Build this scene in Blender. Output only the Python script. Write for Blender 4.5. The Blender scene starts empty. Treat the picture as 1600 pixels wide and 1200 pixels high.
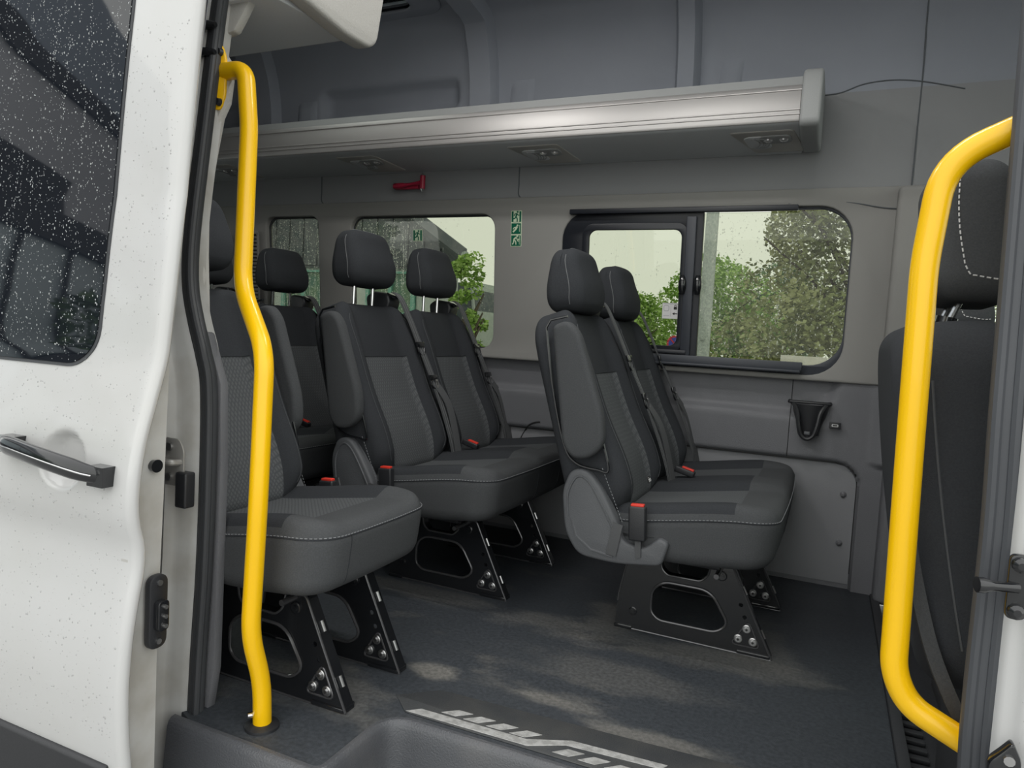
import bpy, bmesh, math, random
from mathutils import Vector, Matrix
from mathutils.geometry import tessellate_polygon
random.seed(7)
S = bpy.context.scene
PI = math.pi
COL = S.collection

# ------------------------------------------------------------------ camera
cam_d = bpy.data.cameras.new('camera'); cam = bpy.data.objects.new('camera', cam_d); COL.objects.link(cam)
cam_d.sensor_width = 36; cam_d.lens = 1109.24 / 1600 * 36; cam_d.clip_start = .02; cam_d.clip_end = 500
Rm = ((0.9106, -0.40566, -0.079), (0.40936, 0.91161, 0.03743), (0.05684, -0.06642, 0.99617))
cam.matrix_world = Matrix(((Rm[0][0], Rm[0][2], -Rm[0][1], .5622), (Rm[1][0], Rm[1][2], -Rm[1][1], 0),
                           (Rm[2][0], Rm[2][2], -Rm[2][1], .95), (0, 0, 0, 1)))
S.camera = cam
# ------------------------------------------------------------------ world: even overcast sky
w = bpy.data.worlds.new('overcast_sky'); S.world = w; w.use_nodes = True
nt = w.node_tree; bg = nt.nodes['Background']
tc = nt.nodes.new('ShaderNodeTexCoord'); sx = nt.nodes.new('ShaderNodeSeparateXYZ'); rp = nt.nodes.new('ShaderNodeValToRGB')
nt.links.new(tc.outputs['Generated'], sx.inputs[0]); nt.links.new(sx.outputs['Z'], rp.inputs[0]); nt.links.new(rp.outputs[0], bg.inputs[0])
rp.color_ramp.elements[0].position = 0; rp.color_ramp.elements[0].color = (.86, .88, .84, 1)
rp.color_ramp.elements[1].position = 1; rp.color_ramp.elements[1].color = (1, 1, 1, 1)
bg.inputs[1].default_value = 1.6
# ------------------------------------------------------------------ exposure
vs = S.view_settings
S.display_settings.display_device = 'sRGB'
vs.view_transform = 'Standard'; vs.look = 'None'; vs.gamma = 1; vs.use_curve_mapping = False
vs.exposure = .35
FILL_W = 7.0            # watts of each added fill lamp in the roof
S.cycles.use_denoising = True
S.cycles.max_bounces = 10; S.cycles.diffuse_bounces = 6; S.cycles.transparent_max_bounces = 24
S.cycles.sample_clamp_indirect = 6; S.cycles.caustics_reflective = False; S.cycles.caustics_refractive = False

# ------------------------------------------------------------------ materials
def mat(name, col, rough=.6, metal=0, spec=.5, bump=None, mottle=None, coat=0, alpha=None):
    """bump=(scale,strength,detail)  mottle=(scale,colour2,lo,hi)"""
    m = bpy.data.materials.new(name); m.use_nodes = True
    n = m.node_tree.nodes; l = m.node_tree.links; b = n['Principled BSDF']
    b.inputs['Base Color'].default_value = (*col, 1); b.inputs['Roughness'].default_value = rough
    b.inputs['Metallic'].default_value = metal; b.inputs['Specular IOR Level'].default_value = spec
    b.inputs['Coat Weight'].default_value = coat
    t = n.new('ShaderNodeTexCoord')
    if mottle:
        sc, c2, lo, hi = mottle[:4]
        x = n.new('ShaderNodeTexNoise'); x.inputs['Scale'].default_value = sc; x.inputs['Detail'].default_value = 5
        r = n.new('ShaderNodeValToRGB'); r.color_ramp.elements[0].position = lo; r.color_ramp.elements[1].position = hi
        r.color_ramp.elements[0].color = (*col, 1); r.color_ramp.elements[1].color = (*c2, 1)
        l.new(t.outputs['Object'], x.inputs['Vector']); l.new(x.outputs[0], r.inputs[0]); l.new(r.outputs[0], b.inputs['Base Color'])
    if bump:
        x = n.new('ShaderNodeTexNoise'); x.inputs['Scale'].default_value = bump[0]; x.inputs['Detail'].default_value = bump[2] if len(bump) > 2 else 2
        u = n.new('ShaderNodeBump'); u.inputs['Strength'].default_value = bump[1]; u.inputs['Distance'].default_value = .002
        l.new(t.outputs['Object'], x.inputs['Vector']); l.new(x.outputs[0], u.inputs['Height']); l.new(u.outputs[0], b.inputs['Normal'])
    return m

def g(v, k=1.0, b=1.0):
    return (v * k, v, v * b)
M = {}
M['white_paint'] = mat('white_paint', (.575, .575, .572), .22, coat=.5, bump=(500, .05), mottle=(2.2, (.53, .527, .51), .45, .8))
M['jamb_paint'] = mat('jamb_paint', (.50, .50, .485), .4, mottle=(9, (.38, .365, .335), .4, .7))
M['rubber'] = mat('rubber', (.05, .053, .058), .55, bump=(120, .2))
M['rubber_right'] = mat('rubber_right', (.06, .064, .072), .5, bump=(90, .15))
M['yellow'] = mat('yellow_enamel', (1.0, .58, .0), .33, coat=.25, bump=(60, .03))
M['fabric'] = mat('dark_fabric', (.036, .039, .044), .95, spec=.2, bump=(900, .5, 3), mottle=(300, (.046, .049, .054), .3, .7))
M['fabric_side'] = mat('grey_fabric', (.066, .069, .073), .95, spec=.2, bump=(800, .5, 3), mottle=(300, (.084, .088, .092), .3, .7))
M['seat_plastic'] = mat('grained_plastic', (.105, .11, .118), .55, bump=(350, .5))
M['black_plastic'] = mat('black_plastic', (.022, .023, .026), .42, bump=(300, .2))
M['gloss_black'] = mat('gloss_black', (.012, .013, .015), .16, coat=.4)
M['leg_steel'] = mat('black_enamelled_steel', (.011, .012, .014), .26, spec=.6, coat=.2, bump=(40, .08))
M['leg_rim'] = mat('leg_edge_highlight', (.10, .10, .105), .22, metal=.5, coat=.3)  # paler than the leg enamel: edge highlights put into the colour
M['striker_metal'] = mat('striker_metal', (.42, .41, .39), .35, metal=.35)
M['bolt'] = mat('zinc_bolt', (.5, .5, .5), .32, metal=1)
M['chrome'] = mat('chrome', (.7, .7, .7), .18, metal=1)
M['belt'] = mat('belt_webbing', (.085, .088, .092), .7, bump=(500, .3))
M['belt_line'] = mat('belt_line', (.16, .165, .17), .7)
M['red'] = mat('red_plastic', (.8, .05, .03), .4)
M['hammer_red'] = mat('hammer_red', (.42, .015, .05), .4)
M['stitch'] = mat('stitch_thread', (.24, .25, .26), .9)
M['seam_thread'] = mat('seam_thread', (.07, .074, .08), .8)
M['piping'] = mat('piping', (.15, .155, .16), .6)
M['liner'] = mat('headliner', (.335, .356, .40), .95, spec=.1, bump=(700, .3, 3), mottle=(3, (.31, .33, .372), .3, .7))
M['trim_light'] = mat('light_trim', (.30, .295, .28), .7, spec=.3, bump=(400, .2))
M['trim_pale'] = mat('pale_trim', (.50, .49, .46), .75, bump=(250, .5))
M['panel'] = mat('lower_panel', (.165, .168, .180), .5, bump=(380, .55), mottle=(4, (.148, .151, .163), .3, .7))
M['board'] = mat('flat_side_board', (.26, .264, .278), .55, bump=(450, .3), mottle=(1.6, (.235, .239, .251), .35, .7))
M['frame_black'] = mat('window_frame_black', (.012, .014, .02), .4)
M['frame_grey'] = mat('window_rail', (.045, .05, .062), .45)
M['alu'] = mat('brushed_aluminium', (.50, .485, .475), .5, metal=.55)
M['shelf_plastic'] = mat('shelf_plastic', (.36, .37, .37), .6, bump=(400, .3))
M['shelf_under'] = mat('shelf_underside', (.62, .64, .65), .6, bump=(400, .3))
M['cab_black'] = mat('cab_black', (.03, .032, .036), .6, bump=(200, .4))
M['paving'] = mat('wet_paving', (.27, .27, .265), .4, bump=(60, .6, 6))  # ground made paler to bounce more light into the van
M['green_sign'] = mat('green_sign', (.0, .12, .065), .4)
M['sign_cream'] = mat('sign_cream', (.62, .72, .52), .5)
M['paper'] = mat('white_paper', (.75, .74, .74), .6)
M['ink'] = mat('black_ink', (.02, .02, .02), .5)
M['ink_grey'] = mat('grey_ink', (.4, .4, .42), .5)
M['galv'] = mat('galvanised_steel', (.42, .47, .46), .55, metal=.3, mottle=(30, (.55, .6, .58), .4, .6))
M['concrete'] = mat('pale_wall', (.75, .73, .68), .8, mottle=(6, (.66, .64, .58), .4, .7))
M['roof_dark'] = mat('roof_boarding', (.14, .16, .18), .7, mottle=(5, (.2, .21, .23), .4, .6))
M['facade'] = mat('facade_render', (.62, .68, .66), .7)
M['facade_grey'] = mat('facade_slate', (.10, .12, .14), .7, mottle=(7, (.15, .165, .18), .4, .6))
M['teal'] = mat('teal_frame', (.22, .50, .42), .5)
M['teal_glass'] = mat('teal_glass', (.10, .22, .18), .15, mottle=(2, (.18, .28, .18), .4, .6))
M['bark'] = mat('bark', (.12, .095, .075), .9, bump=(30, .8))
M['leaf1'] = mat('leaf_green', (.27, .45, .09), .6, mottle=(1.1, (.42, .60, .18), .4, .62))
M['leaf2'] = mat('leaf_olive', (.26, .30, .12), .65, mottle=(.9, (.45, .47, .24), .4, .62))
M['leaf3'] = mat('leaf_dark', (.10, .2, .09), .65, mottle=(1.5, (.12, .2, .07), .4, .62))
M['glass_lens'] = mat('clear_lens', (.7, .7, .7), .1, metal=.6)
M['tread'] = mat('silver_tread', (.48, .48, .47), .5, bump=(220, .8), mottle=(60, (.34, .34, .33), .4, .6))
M['sign_red'] = mat('sign_red', (.6, .05, .08), .5); M['sign_blue'] = mat('sign_blue', (.06, .08, .45), .5)

def shader(name):
    m = bpy.data.materials.new(name); m.use_nodes = True; n = m.node_tree.nodes; n.clear()
    return m, n, m.node_tree.links
# tinted thin window glass (tint, plus a weak mirror by fresnel)
def glass(name, tint, refl=1.0):
    m, n, l = shader(name)
    o = n.new('ShaderNodeOutputMaterial'); mx = n.new('ShaderNodeMixShader'); t = n.new('ShaderNodeBsdfTransparent')
    gl = n.new('ShaderNodeBsdfGlossy'); f = n.new('ShaderNodeFresnel'); f.inputs[0].default_value = 1.45
    t.inputs[0].default_value = (*tint, 1); gl.inputs['Roughness'].default_value = .02; gl.inputs['Color'].default_value = (refl, refl, refl, 1)
    l.new(f.outputs[0], mx.inputs[0]); l.new(t.outputs[0], mx.inputs[1]); l.new(gl.outputs[0], mx.inputs[2]); l.new(mx.outputs[0], o.inputs[0])
    return m
M['glass_clear'] = glass('side_window_glass', (.60, .615, .55))
M['glass_light'] = glass('cab_glass', (.85, .88, .85))
M['drop'] = mat('water_drop', (.85, .88, .88), .05); M['drop'].node_tree.nodes['Principled BSDF'].inputs['Transmission Weight'].default_value = .55
M['drop'].node_tree.nodes['Principled BSDF'].inputs['IOR'].default_value = 1.33
M['door_glass'] = mat('privacy_glass', (.008, .010, .014), .03, spec=.5)

# woven seat insert: small offset lozenges
def insert_mat():
    m = mat('patterned_insert', (.075, .08, .084), .95, spec=.2)
    n = m.node_tree.nodes; l = m.node_tree.links; b = n['Principled BSDF']
    t = n.new('ShaderNodeTexCoord'); mp = n.new('ShaderNodeMapping'); mp.inputs['Scale'].default_value = (1, 1, 1)
    v = n.new('ShaderNodeTexVoronoi'); v.feature = 'DISTANCE_TO_EDGE'; v.inputs['Scale'].default_value = 74; v.inputs['Randomness'].default_value = .12
    r = n.new('ShaderNodeValToRGB'); r.color_ramp.elements[0].position = .04; r.color_ramp.elements[0].color = (.078, .083, .088, 1)
    r.color_ramp.elements[1].position = .3; r.color_ramp.elements[1].color = (.118, .124, .129, 1)
    u = n.new('ShaderNodeBump'); u.inputs['Strength'].default_value = .6; u.inputs['Distance'].default_value = .002
    sp = n.new('ShaderNodeSeparateXYZ'); cb = n.new('ShaderNodeCombineXYZ'); ad = n.new('ShaderNodeMath'); l.new(t.outputs['Object'], sp.inputs[0]); l.new(sp.outputs['X'], ad.inputs[0]); l.new(sp.outputs['Z'], ad.inputs[1]); s1 = n.new('ShaderNodeMath'); s2 = n.new('ShaderNodeMath'); s2.operation = 'SUBTRACT'; l.new(sp.outputs['Y'], s1.inputs[0]); l.new(ad.outputs[0], s1.inputs[1]); l.new(sp.outputs['Y'], s2.inputs[0]); l.new(ad.outputs[0], s2.inputs[1]); l.new(s1.outputs[0], cb.inputs[0]); l.new(s2.outputs[0], cb.inputs[1]); v.voronoi_dimensions = '2D'; l.new(cb.outputs[0], v.inputs['Vector']); l.new(v.outputs[0], r.inputs[0]); l.new(r.outputs[0], b.inputs['Base Color'])
    l.new(v.outputs[0], u.inputs['Height']); l.new(u.outputs[0], b.inputs['Normal'])
    return m
M['insert'] = insert_mat()

# vinyl floor: dark, grained, with dusty scuffs and a few drip marks
def floor_mat():
    m = mat('vinyl_floor', (.035, .04, .046), .42, spec=.4)
    n = m.node_tree.nodes; l = m.node_tree.links; b = n['Principled BSDF']; t = n.new('ShaderNodeTexCoord')
    mp = n.new('ShaderNodeMapping'); mp.inputs['Scale'].default_value = (1, 2.2, 1); l.new(t.outputs['Object'], mp.inputs[0])
    a = n.new('ShaderNodeTexNoise'); a.inputs['Scale'].default_value = 2.3; a.inputs['Detail'].default_value = 6; a.inputs['Roughness'].default_value = .6
    l.new(mp.outputs[0], a.inputs['Vector'])
    r = n.new('ShaderNodeValToRGB'); r.color_ramp.elements[0].position = .60; r.color_ramp.elements[1].position = .78
    l.new(a.outputs[0], r.inputs[0])
    mx = n.new('ShaderNodeMix'); mx.data_type = 'RGBA'; mx.inputs['A'].default_value = (.044, .050, .058, 1); mx.inputs['B'].default_value = (.12, .117, .108, 1)
    l.new(r.outputs[0], mx.inputs['Factor'])
    # extra dust patches near the door and around the feet of the seats
    last = mx
    for (cx, cy, rx, ry, k) in ((-.1, 1.72, .22, .07, .9), (.22, 1.66, .2, .06, .8), (-.38, 1.7, .09, .06, 1.), (.3, 2.2, .34, .1, .5), (-.25, 2.2, .2, .12, .45),
                                (-.05, 2.3, .12, .2, .5), (.45, 2.4, .1, .2, .4), (-.6, 1.45, .3, .12, .6), (.05, 1.95, .35, .1, .35), (-.75, 2.2, .35, .08, .4)):
        vm = n.new('ShaderNodeVectorMath'); vm.operation = 'SUBTRACT'; vm.inputs[1].default_value = (cx, cy, 0); l.new(t.outputs['Object'], vm.inputs[0])
        vd = n.new('ShaderNodeVectorMath'); vd.operation = 'DIVIDE'; vd.inputs[1].default_value = (rx, ry, 1); l.new(vm.outputs[0], vd.inputs[0])
        ln = n.new('ShaderNodeVectorMath'); ln.operation = 'LENGTH'; l.new(vd.outputs[0], ln.inputs[0])
        ad = n.new('ShaderNodeMath'); ad.operation = 'MULTIPLY_ADD'; ad.inputs[1].default_value = 3.2; ad.inputs[2].default_value = -1.6; l.new(a.outputs[0], ad.inputs[0])
        sb = n.new('ShaderNodeMath'); sb.operation = 'SUBTRACT'; l.new(ln.outputs['Value'], sb.inputs[0]); l.new(ad.outputs[0], sb.inputs[1])
        mr = n.new('ShaderNodeMapRange'); mr.interpolation_type = 'SMOOTHSTEP'; mr.inputs[1].default_value = 1.15; mr.inputs[2].default_value = .4; mr.inputs[3].default_value = 0; mr.inputs[4].default_value = k
        l.new(sb.outputs[0], mr.inputs[0])
        m2 = n.new('ShaderNodeMix'); m2.data_type = 'RGBA'; m2.inputs['B'].default_value = (.165, .16, .148, 1)
        l.new(mr.outputs[0], m2.inputs['Factor']); l.new(last.outputs['Result'], m2.inputs['A']); last = m2
    l.new(last.outputs['Result'], b.inputs['Base Color'])
    c = n.new('ShaderNodeTexNoise'); c.inputs['Scale'].default_value = 420; l.new(t.outputs['Object'], c.inputs['Vector'])
    u = n.new('ShaderNodeBump'); u.inputs['Strength'].default_value = .55; u.inputs['Distance'].default_value = .002
    l.new(c.outputs[0], u.inputs['Height']); l.new(u.outputs[0], b.inputs['Normal'])
    fg = n.new('ShaderNodeTexNoise'); fg.inputs['Scale'].default_value = 90; fg.inputs['Detail'].default_value = 6; l.new(t.outputs['Object'], fg.inputs['Vector'])
    fr2 = n.new('ShaderNodeMapRange'); fr2.inputs[1].default_value = .35; fr2.inputs[2].default_value = .65; fr2.inputs[3].default_value = .78; fr2.inputs[4].default_value = 1.22; l.new(fg.outputs[0], fr2.inputs[0])
    ml = n.new('ShaderNodeVectorMath'); ml.operation = 'SCALE'; l.new(last.outputs['Result'], ml.inputs[0]); l.new(fr2.outputs[0], ml.inputs['Scale']); l.new(ml.outputs[0], b.inputs['Base Color'])
    rr = n.new('ShaderNodeMapRange'); rr.inputs[3].default_value = .38; rr.inputs[4].default_value = .6; l.new(a.outputs[0], rr.inputs[0]); l.new(rr.outputs[0], b.inputs['Roughness'])
    return m
M['floor'] = floor_mat()

# ------------------------------------------------------------------ mesh helpers
class G:
    def __init__(s): s.v = []; s.f = []; s.m = []
    def add(s, vs, fs, mi=0):
        o = len(s.v); s.v += [tuple(p) for p in vs]; s.f += [tuple(i + o for i in f) for f in fs]; s.m += [mi] * len(fs)
    def box(s, c, d, rot=None, mi=0):
        vs = []
        for x in (-.5, .5):
            for y in (-.5, .5):
                for z in (-.5, .5):
                    p = Vector((x * d[0], y * d[1], z * d[2]))
                    if rot: p = rot @ p
                    vs.append(p + Vector(c))
        s.add(vs, [(0, 1, 3, 2), (4, 6, 7, 5), (0, 4, 5, 1), (2, 3, 7, 6), (0, 2, 6, 4), (1, 5, 7, 3)], mi)
    def tube(s, pts, r, n=10, mi=0, closed=False, caps=True):
        pts = [Vector(p) for p in pts]; N = len(pts); rings = []; up = None
        for i, p in enumerate(pts):
            a = pts[(i - 1) % N] if (closed or i) else p; b = pts[(i + 1) % N] if (closed or i < N - 1) else p
            t = (b - a).normalized()
            if up is None:
                up = Vector((0, 0, 1)) if abs(t.z) < .9 else Vector((1, 0, 0))
            up = (up - t * up.dot(t)).normalized(); q = t.cross(up)
            rr = r[i] if isinstance(r, (list, tuple)) else r
            rings.append([p + (up * math.cos(2 * PI * k / n) + q * math.sin(2 * PI * k / n)) * rr for k in range(n)])
        vs = [v for R in rings for v in R]; fs = []
        for i in range(N if closed else N - 1):
            j = (i + 1) % N
            for k in range(n):
                fs.append((i * n + k, i * n + (k + 1) % n, j * n + (k + 1) % n, j * n + k))
        if caps and not closed: fs += [tuple(range(n))[::-1], tuple((N - 1) * n + k for k in range(n))]
        s.add(vs, fs, mi)
    def cyl(s, a, b, r, n=16, mi=0): s.tube([a, b], r, n, mi)
    def plate(s, out, holes, fn, t, mi=0):
        """out/holes: 2D loops; fn(u,v,w)->xyz, w in {0,t}"""
        loops = [out] + list(holes); flat = [p for L in loops for p in L]; n = len(flat)
        tri = tessellate_polygon([[Vector((p[0], p[1], 0)) for p in L] for L in loops])
        vs = [fn(p[0], p[1], 0) for p in flat] + [fn(p[0], p[1], t) for p in flat]
        fs = [tuple(x) for x in tri] + [tuple(n + i for i in x[::-1]) for x in tri]
        o = 0
        for L in loops:
            k = len(L)
            for i in range(k): fs.append((o + i, o + (i + 1) % k, n + o + (i + 1) % k, n + o + i))
            o += k
        s.add(vs, fs, mi)
    def grid(s, nu, nv, fn, mi=0, flip=False):
        vs = [fn(i / nu, j / nv) for i in range(nu + 1) for j in range(nv + 1)]
        fs = []
        for i in range(nu):
            for j in range(nv):
                a = i * (nv + 1) + j; q = (a, a + nv + 1, a + nv + 2, a + 1)
                fs.append(q[::-1] if flip else q)
        s.add(vs, fs, mi)
    def ribbon(s, pts, wd, width, th, mi=0):
        pts = [Vector(p) for p in pts]; N = len(pts); vs = []
        for i, p in enumerate(pts):
            t = (pts[min(i + 1, N - 1)] - pts[max(i - 1, 0)]).normalized()
            wv = Vector(wd[i] if isinstance(wd, list) else wd); wv = (wv - t * wv.dot(t)).normalized(); nn = t.cross(wv)
            for a, b in ((-1, -1), (1, -1), (1, 1), (-1, 1)): vs.append(p + wv * width / 2 * a + nn * th / 2 * b)
        fs = [(0, 1, 2, 3), tuple((N - 1) * 4 + k for k in (3, 2, 1, 0))]
        for i in range(N - 1):
            for k in range(4): fs.append((i * 4 + k, i * 4 + (k + 1) % 4, (i + 1) * 4 + (k + 1) % 4, (i + 1) * 4 + k))
        s.add(vs, fs, mi)
    def build(s, name, mats, parent=None, smooth=35, bevel=0, seg=2, kind=None):
        me = bpy.data.meshes.new(name); me.from_pydata(s.v, [], s.f)
        if not isinstance(mats, (list, tuple)): mats = [mats]
        for m in mats: me.materials.append(M[m] if isinstance(m, str) else m)
        if len(mats) > 1: me.polygons.foreach_set('material_index', s.m)
        bm = bmesh.new(); bm.from_mesh(me); bmesh.ops.recalc_face_normals(bm, faces=bm.faces)
        if bevel:
            bmesh.ops.remove_doubles(bm, verts=bm.verts, dist=1e-6)
            es = [e for e in bm.edges if len(e.link_faces) == 2 and e.calc_face_angle(0) > math.radians(38)]
            bmesh.ops.bevel(bm, geom=es, offset=bevel, segments=seg, affect='EDGES', profile=.5)
        bm.to_mesh(me); bm.free()
        if smooth:
            me.polygons.foreach_set('use_smooth', [True] * len(me.polygons)); me.set_sharp_from_angle(angle=math.radians(smooth))
        me.update()
        o = bpy.data.objects.new(name, me); COL.objects.link(o)
        if parent: o.parent = parent
        if kind: o['kind'] = kind
        return o
def tag(o, label, cat=None, group=None, kind=None):
    if label: o['label'] = label
    if cat: o['category'] = cat
    if group: o['group'] = group
    if kind: o['kind'] = kind
    return o
def thing(name, label, cat, loc=(0, 0, 0), group=None):
    o = bpy.data.objects.new(name, None); o.empty_display_size = .05; COL.objects.link(o); o.location = loc
    return tag(o, label, cat, group)
def copy_tree(o, parent=None):
    c = o.copy(); COL.objects.link(c); c.parent = parent
    for ch in [k for k in COL.objects if k.parent == o]: copy_tree(ch, c)
    return c

def rrect(x0, y0, x1, y1, r, n=6):
    rs = r if isinstance(r, (list, tuple)) else (r,) * 4; P = []
    for (cx, cy, a0, q) in ((x1, y1, 0, rs[0]), (x0, y1, 90, rs[1]), (x0, y0, 180, rs[2]), (x1, y0, 270, rs[3])):
        ox = cx - q if cx == x1 else cx + q; oy = cy - q if cy == y1 else cy + q
        for k in range(n + 1):
            a = math.radians(a0 + 90 * k / n); P.append((ox + q * math.cos(a), oy + q * math.sin(a)))
    return P
def fillet(pts, r, n=5, closed=True):
    """round the corners of a 2D or 3D polyline"""
    P = [Vector(p) for p in pts]; N = len(P); out = []
    for i, p in enumerate(P):
        ri = r[i] if isinstance(r, (list, tuple)) else r
        if (not closed and i in (0, N - 1)) or ri <= 0: out.append(p); continue
        a = (P[i - 1] - p); b = (P[(i + 1) % N] - p); la, lb = a.length, b.length; a.normalize(); b.normalize()
        d = min(ri, la * .49, lb * .49)
        for k in range(n + 1):
            t = k / n; out.append((p + a * d) * (1 - t) ** 2 + p * 2 * t * (1 - t) + (p + b * d) * t ** 2)
    return [tuple(q) for q in out]
def spline(pts, n=8):
    P = [Vector(p) for p in pts]; out = []
    for i in range(len(P) - 1):
        a = P[max(i - 1, 0)]; b = P[i]; c = P[i + 1]; d = P[min(i + 2, len(P) - 1)]
        for k in range(n):
            t = k / n; out.append(.5 * ((2 * b) + (c - a) * t + (2 * a - 5 * b + 4 * c - d) * t * t + (3 * b - a - 3 * c + d) * t ** 3))
    out.append(P[-1]); return out
def lerp_tab(tab, x):
    if x <= tab[0][0]: return tab[0][1]
    for (a, va), (b, vb) in zip(tab, tab[1:]):
        if x <= b:
            t = (x - a) / (b - a); t = t * t * (3 - 2 * t); return va + (vb - va) * t
    return tab[-1][1]
def sst(a, b, x):
    t = max(0, min(1, (x - a) / (b - a))); return t * t * (3 - 2 * t)
def sdrr(x, y, x0, y0, x1, y1, r):
    cx, cy = (x0 + x1) / 2, (y0 + y1) / 2; qx = abs(x - cx) - (x1 - x0) / 2 + r; qy = abs(y - cy) - (y1 - y0) / 2 + r
    return math.hypot(max(qx, 0), max(qy, 0)) + min(max(qx, qy), 0) - r

class RB:
    """rounded, deformable cushion: outline half sizes a,b (corner radius R), half height h (edge radius r), then deform(p)->xyz"""
    def __init__(s, a, b, h, R, r, deform): s.a, s.b, s.h, s.R, s.r, s.d = a, b, h, R, r, deform
    def map(s, x, y, z):
        a, b, h, R, r = s.a, s.b, s.h, s.R, s.r
        cx = max(-(a - R), min(a - R, x)); cy = max(-(b - R), min(b - R, y)); dx, dy = x - cx, y - cy
        if dx and dy:
            k = max(abs(dx), abs(dy)) / math.hypot(dx, dy); dx *= k; dy *= k
        L = math.hypot(dx, dy); sd = R - L; e = max(0, r - sd); f = max(0, abs(z) - (h - r)); q = math.hypot(e, f)
        if e > 0 and q > 0:
            k = max(e, f) / q; e2 = e * k; f2 = f * k; n = R - (r - e2)
            if L > 0: dx *= n / L; dy *= n / L
            if f > 0: z = math.copysign(h - r + f2, z)
        return s.d(Vector((cx + dx, cy + dy, z)))
    def mesh(s, gr, step=.02, ex=(), ey=(), matf=None):
        a, b, h = s.a, s.b, s.h
        def lines(L, extra, r, st):
            P = {-L, L, *extra}; n = max(2, round(2 * (L - r) / st))
            for i in range(n + 1): P.add(-(L - r) + 2 * (L - r) * i / n)
            for i in range(1, 6): P.add(L - r * i / 6); P.add(-L + r * i / 6)
            P = sorted(P); out = [P[0]]
            for p in P[1:]:
                if p - out[-1] > 1e-4: out.append(p)
            return out
        rr = s.r
        X = lines(a, ex, rr, step); Y = lines(b, ey, rr, step); Z = lines(h, (), rr, step * 1.5)
        idx = {}; vs = []
        def vid(x, y, z):
            k = (round(x, 6), round(y, 6), round(z, 6))
            if k not in idx: idx[k] = len(vs); vs.append(s.map(x, y, z))
            return idx[k]
        F = []; MI = []
        def face(q, c):
            F.append([vid(*p) for p in q]); MI.append(matf(*c) if matf else 0)
        for i in range(len(X) - 1):
            for j in range(len(Y) - 1):
                for z in (-h, h):
                    face([(X[i], Y[j], z), (X[i + 1], Y[j], z), (X[i + 1], Y[j + 1], z), (X[i], Y[j + 1], z)], ((X[i] + X[i + 1]) / 2, (Y[j] + Y[j + 1]) / 2, z))
        for k in range(len(Z) - 1):
            for i in range(len(X) - 1):
                for y in (-b, b):
                    face([(X[i], y, Z[k]), (X[i + 1], y, Z[k]), (X[i + 1], y, Z[k + 1]), (X[i], y, Z[k + 1])], ((X[i] + X[i + 1]) / 2, y, (Z[k] + Z[k + 1]) / 2))
            for j in range(len(Y) - 1):
                for x in (-a, a):
                    face([(x, Y[j], Z[k]), (x, Y[j + 1], Z[k]), (x, Y[j + 1], Z[k + 1]), (x, Y[j], Z[k + 1])], (x, (Y[j] + Y[j + 1]) / 2, (Z[k] + Z[k + 1]) / 2))
        o = len(gr.v); gr.v += [tuple(p) for p in vs]; gr.f += [tuple(i + o for i in f) for f in F]; gr.m += MI

def dashes(gr, pts, dash=.006, gap=.004, r=.0011):
    """a line of thread stitches along a path"""
    P = [Vector(p) for p in pts]; pos = 0; per = dash + gap; segs = []
    for a, b in zip(P, P[1:]):
        L = (b - a).length
        if L < 1e-6: continue
        t0 = 0
        while t0 < L:
            ph = (pos + t0) % per
            if ph < dash - 1e-6:
                t1 = min(L, t0 + dash - ph); gr.tube([a + (b - a) * t0 / L, a + (b - a) * t1 / L], r, 4); t0 = t1 + 1e-5
            else: t0 += per - ph
        pos += L

# ================================================================== STRUCTURE
def Yu(z): return 3.13 - .09 * (z - .88)          # upper far wall leans in
def struct(o): o['kind'] = 'structure'; return o
# floor: platform with a cut-out for the entry step
floor_out = [(-3.6, 1.27), (-.95, 1.27), (-.75, 1.19), (-.37, 1.19), (-.372, 1.36), (-.345, 1.43), (-.27, 1.455), (.2, 1.465), (.55, 1.475), (.72, 1.475), (.78, 1.475), (.78, 3.19), (-3.6, 3.19)]
a = G(); a.plate(floor_out, [], lambda u, v, t: (u, v, -t), .03)
floor = struct(a.build('floor', 'floor', bevel=.004)); floor['label'] = 'dark grained vinyl floor with dusty scuffs'
# step well: riser, tray and the moulded edge round the cut-out
edge = fillet([(-.80, 1.19, 0), (-.37, 1.19, 0), (-.372, 1.455, 0), (.2, 1.465, 0), (.765, 1.475, 0)], [0, .02, .09, .05, 0], 8, False)
step = thing('entry_step', 'black moulded plastic entry step well below the door opening, with silver tread edge', 'step')
step['kind'] = 'thing'
a = G()
prof = [(0, .004), (.010, .003), (.018, -.004), (.022, -.014), (.03, -.10), (.04, -.30)]
def off(path, i):
    p = Vector(path[i]); q = (Vector(path[min(i + 1, len(path) - 1)]) - Vector(path[max(i - 1, 0)])).normalized()
    return Vector((q.y, -q.x, 0))          # towards the camera / the well
def riser(u, v):
    i = round(u * (len(edge) - 1)); k = v * (len(prof) - 1); j = min(int(k), len(prof) - 2); f = k - j
    d = prof[j][0] * (1 - f) + prof[j + 1][0] * f; z = prof[j][1] * (1 - f) + prof[j + 1][1] * f
    n = off(edge, i); return (edge[i][0] + n.x * d, edge[i][1] + n.y * d, z)
a.grid(len(edge) - 1, 15, riser)
M['step_plastic'] = mat('step_plastic', (.085, .089, .098), .34, bump=(260, .7), mottle=(5, (.12, .12, .124), .45, .75))
a.build('riser', 'step_plastic', step, smooth=60)
a = G(); a.box((0.19, 1.32, -.30), (1.12, .30, .02)); a.build('step_tray', 'step_plastic', step, bevel=.005)
a = G(); a.box((-.58, 1.175, -.16), (.44, .012, .30)); a.build('side_skirt', 'step_plastic', step, bevel=.004)
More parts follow.
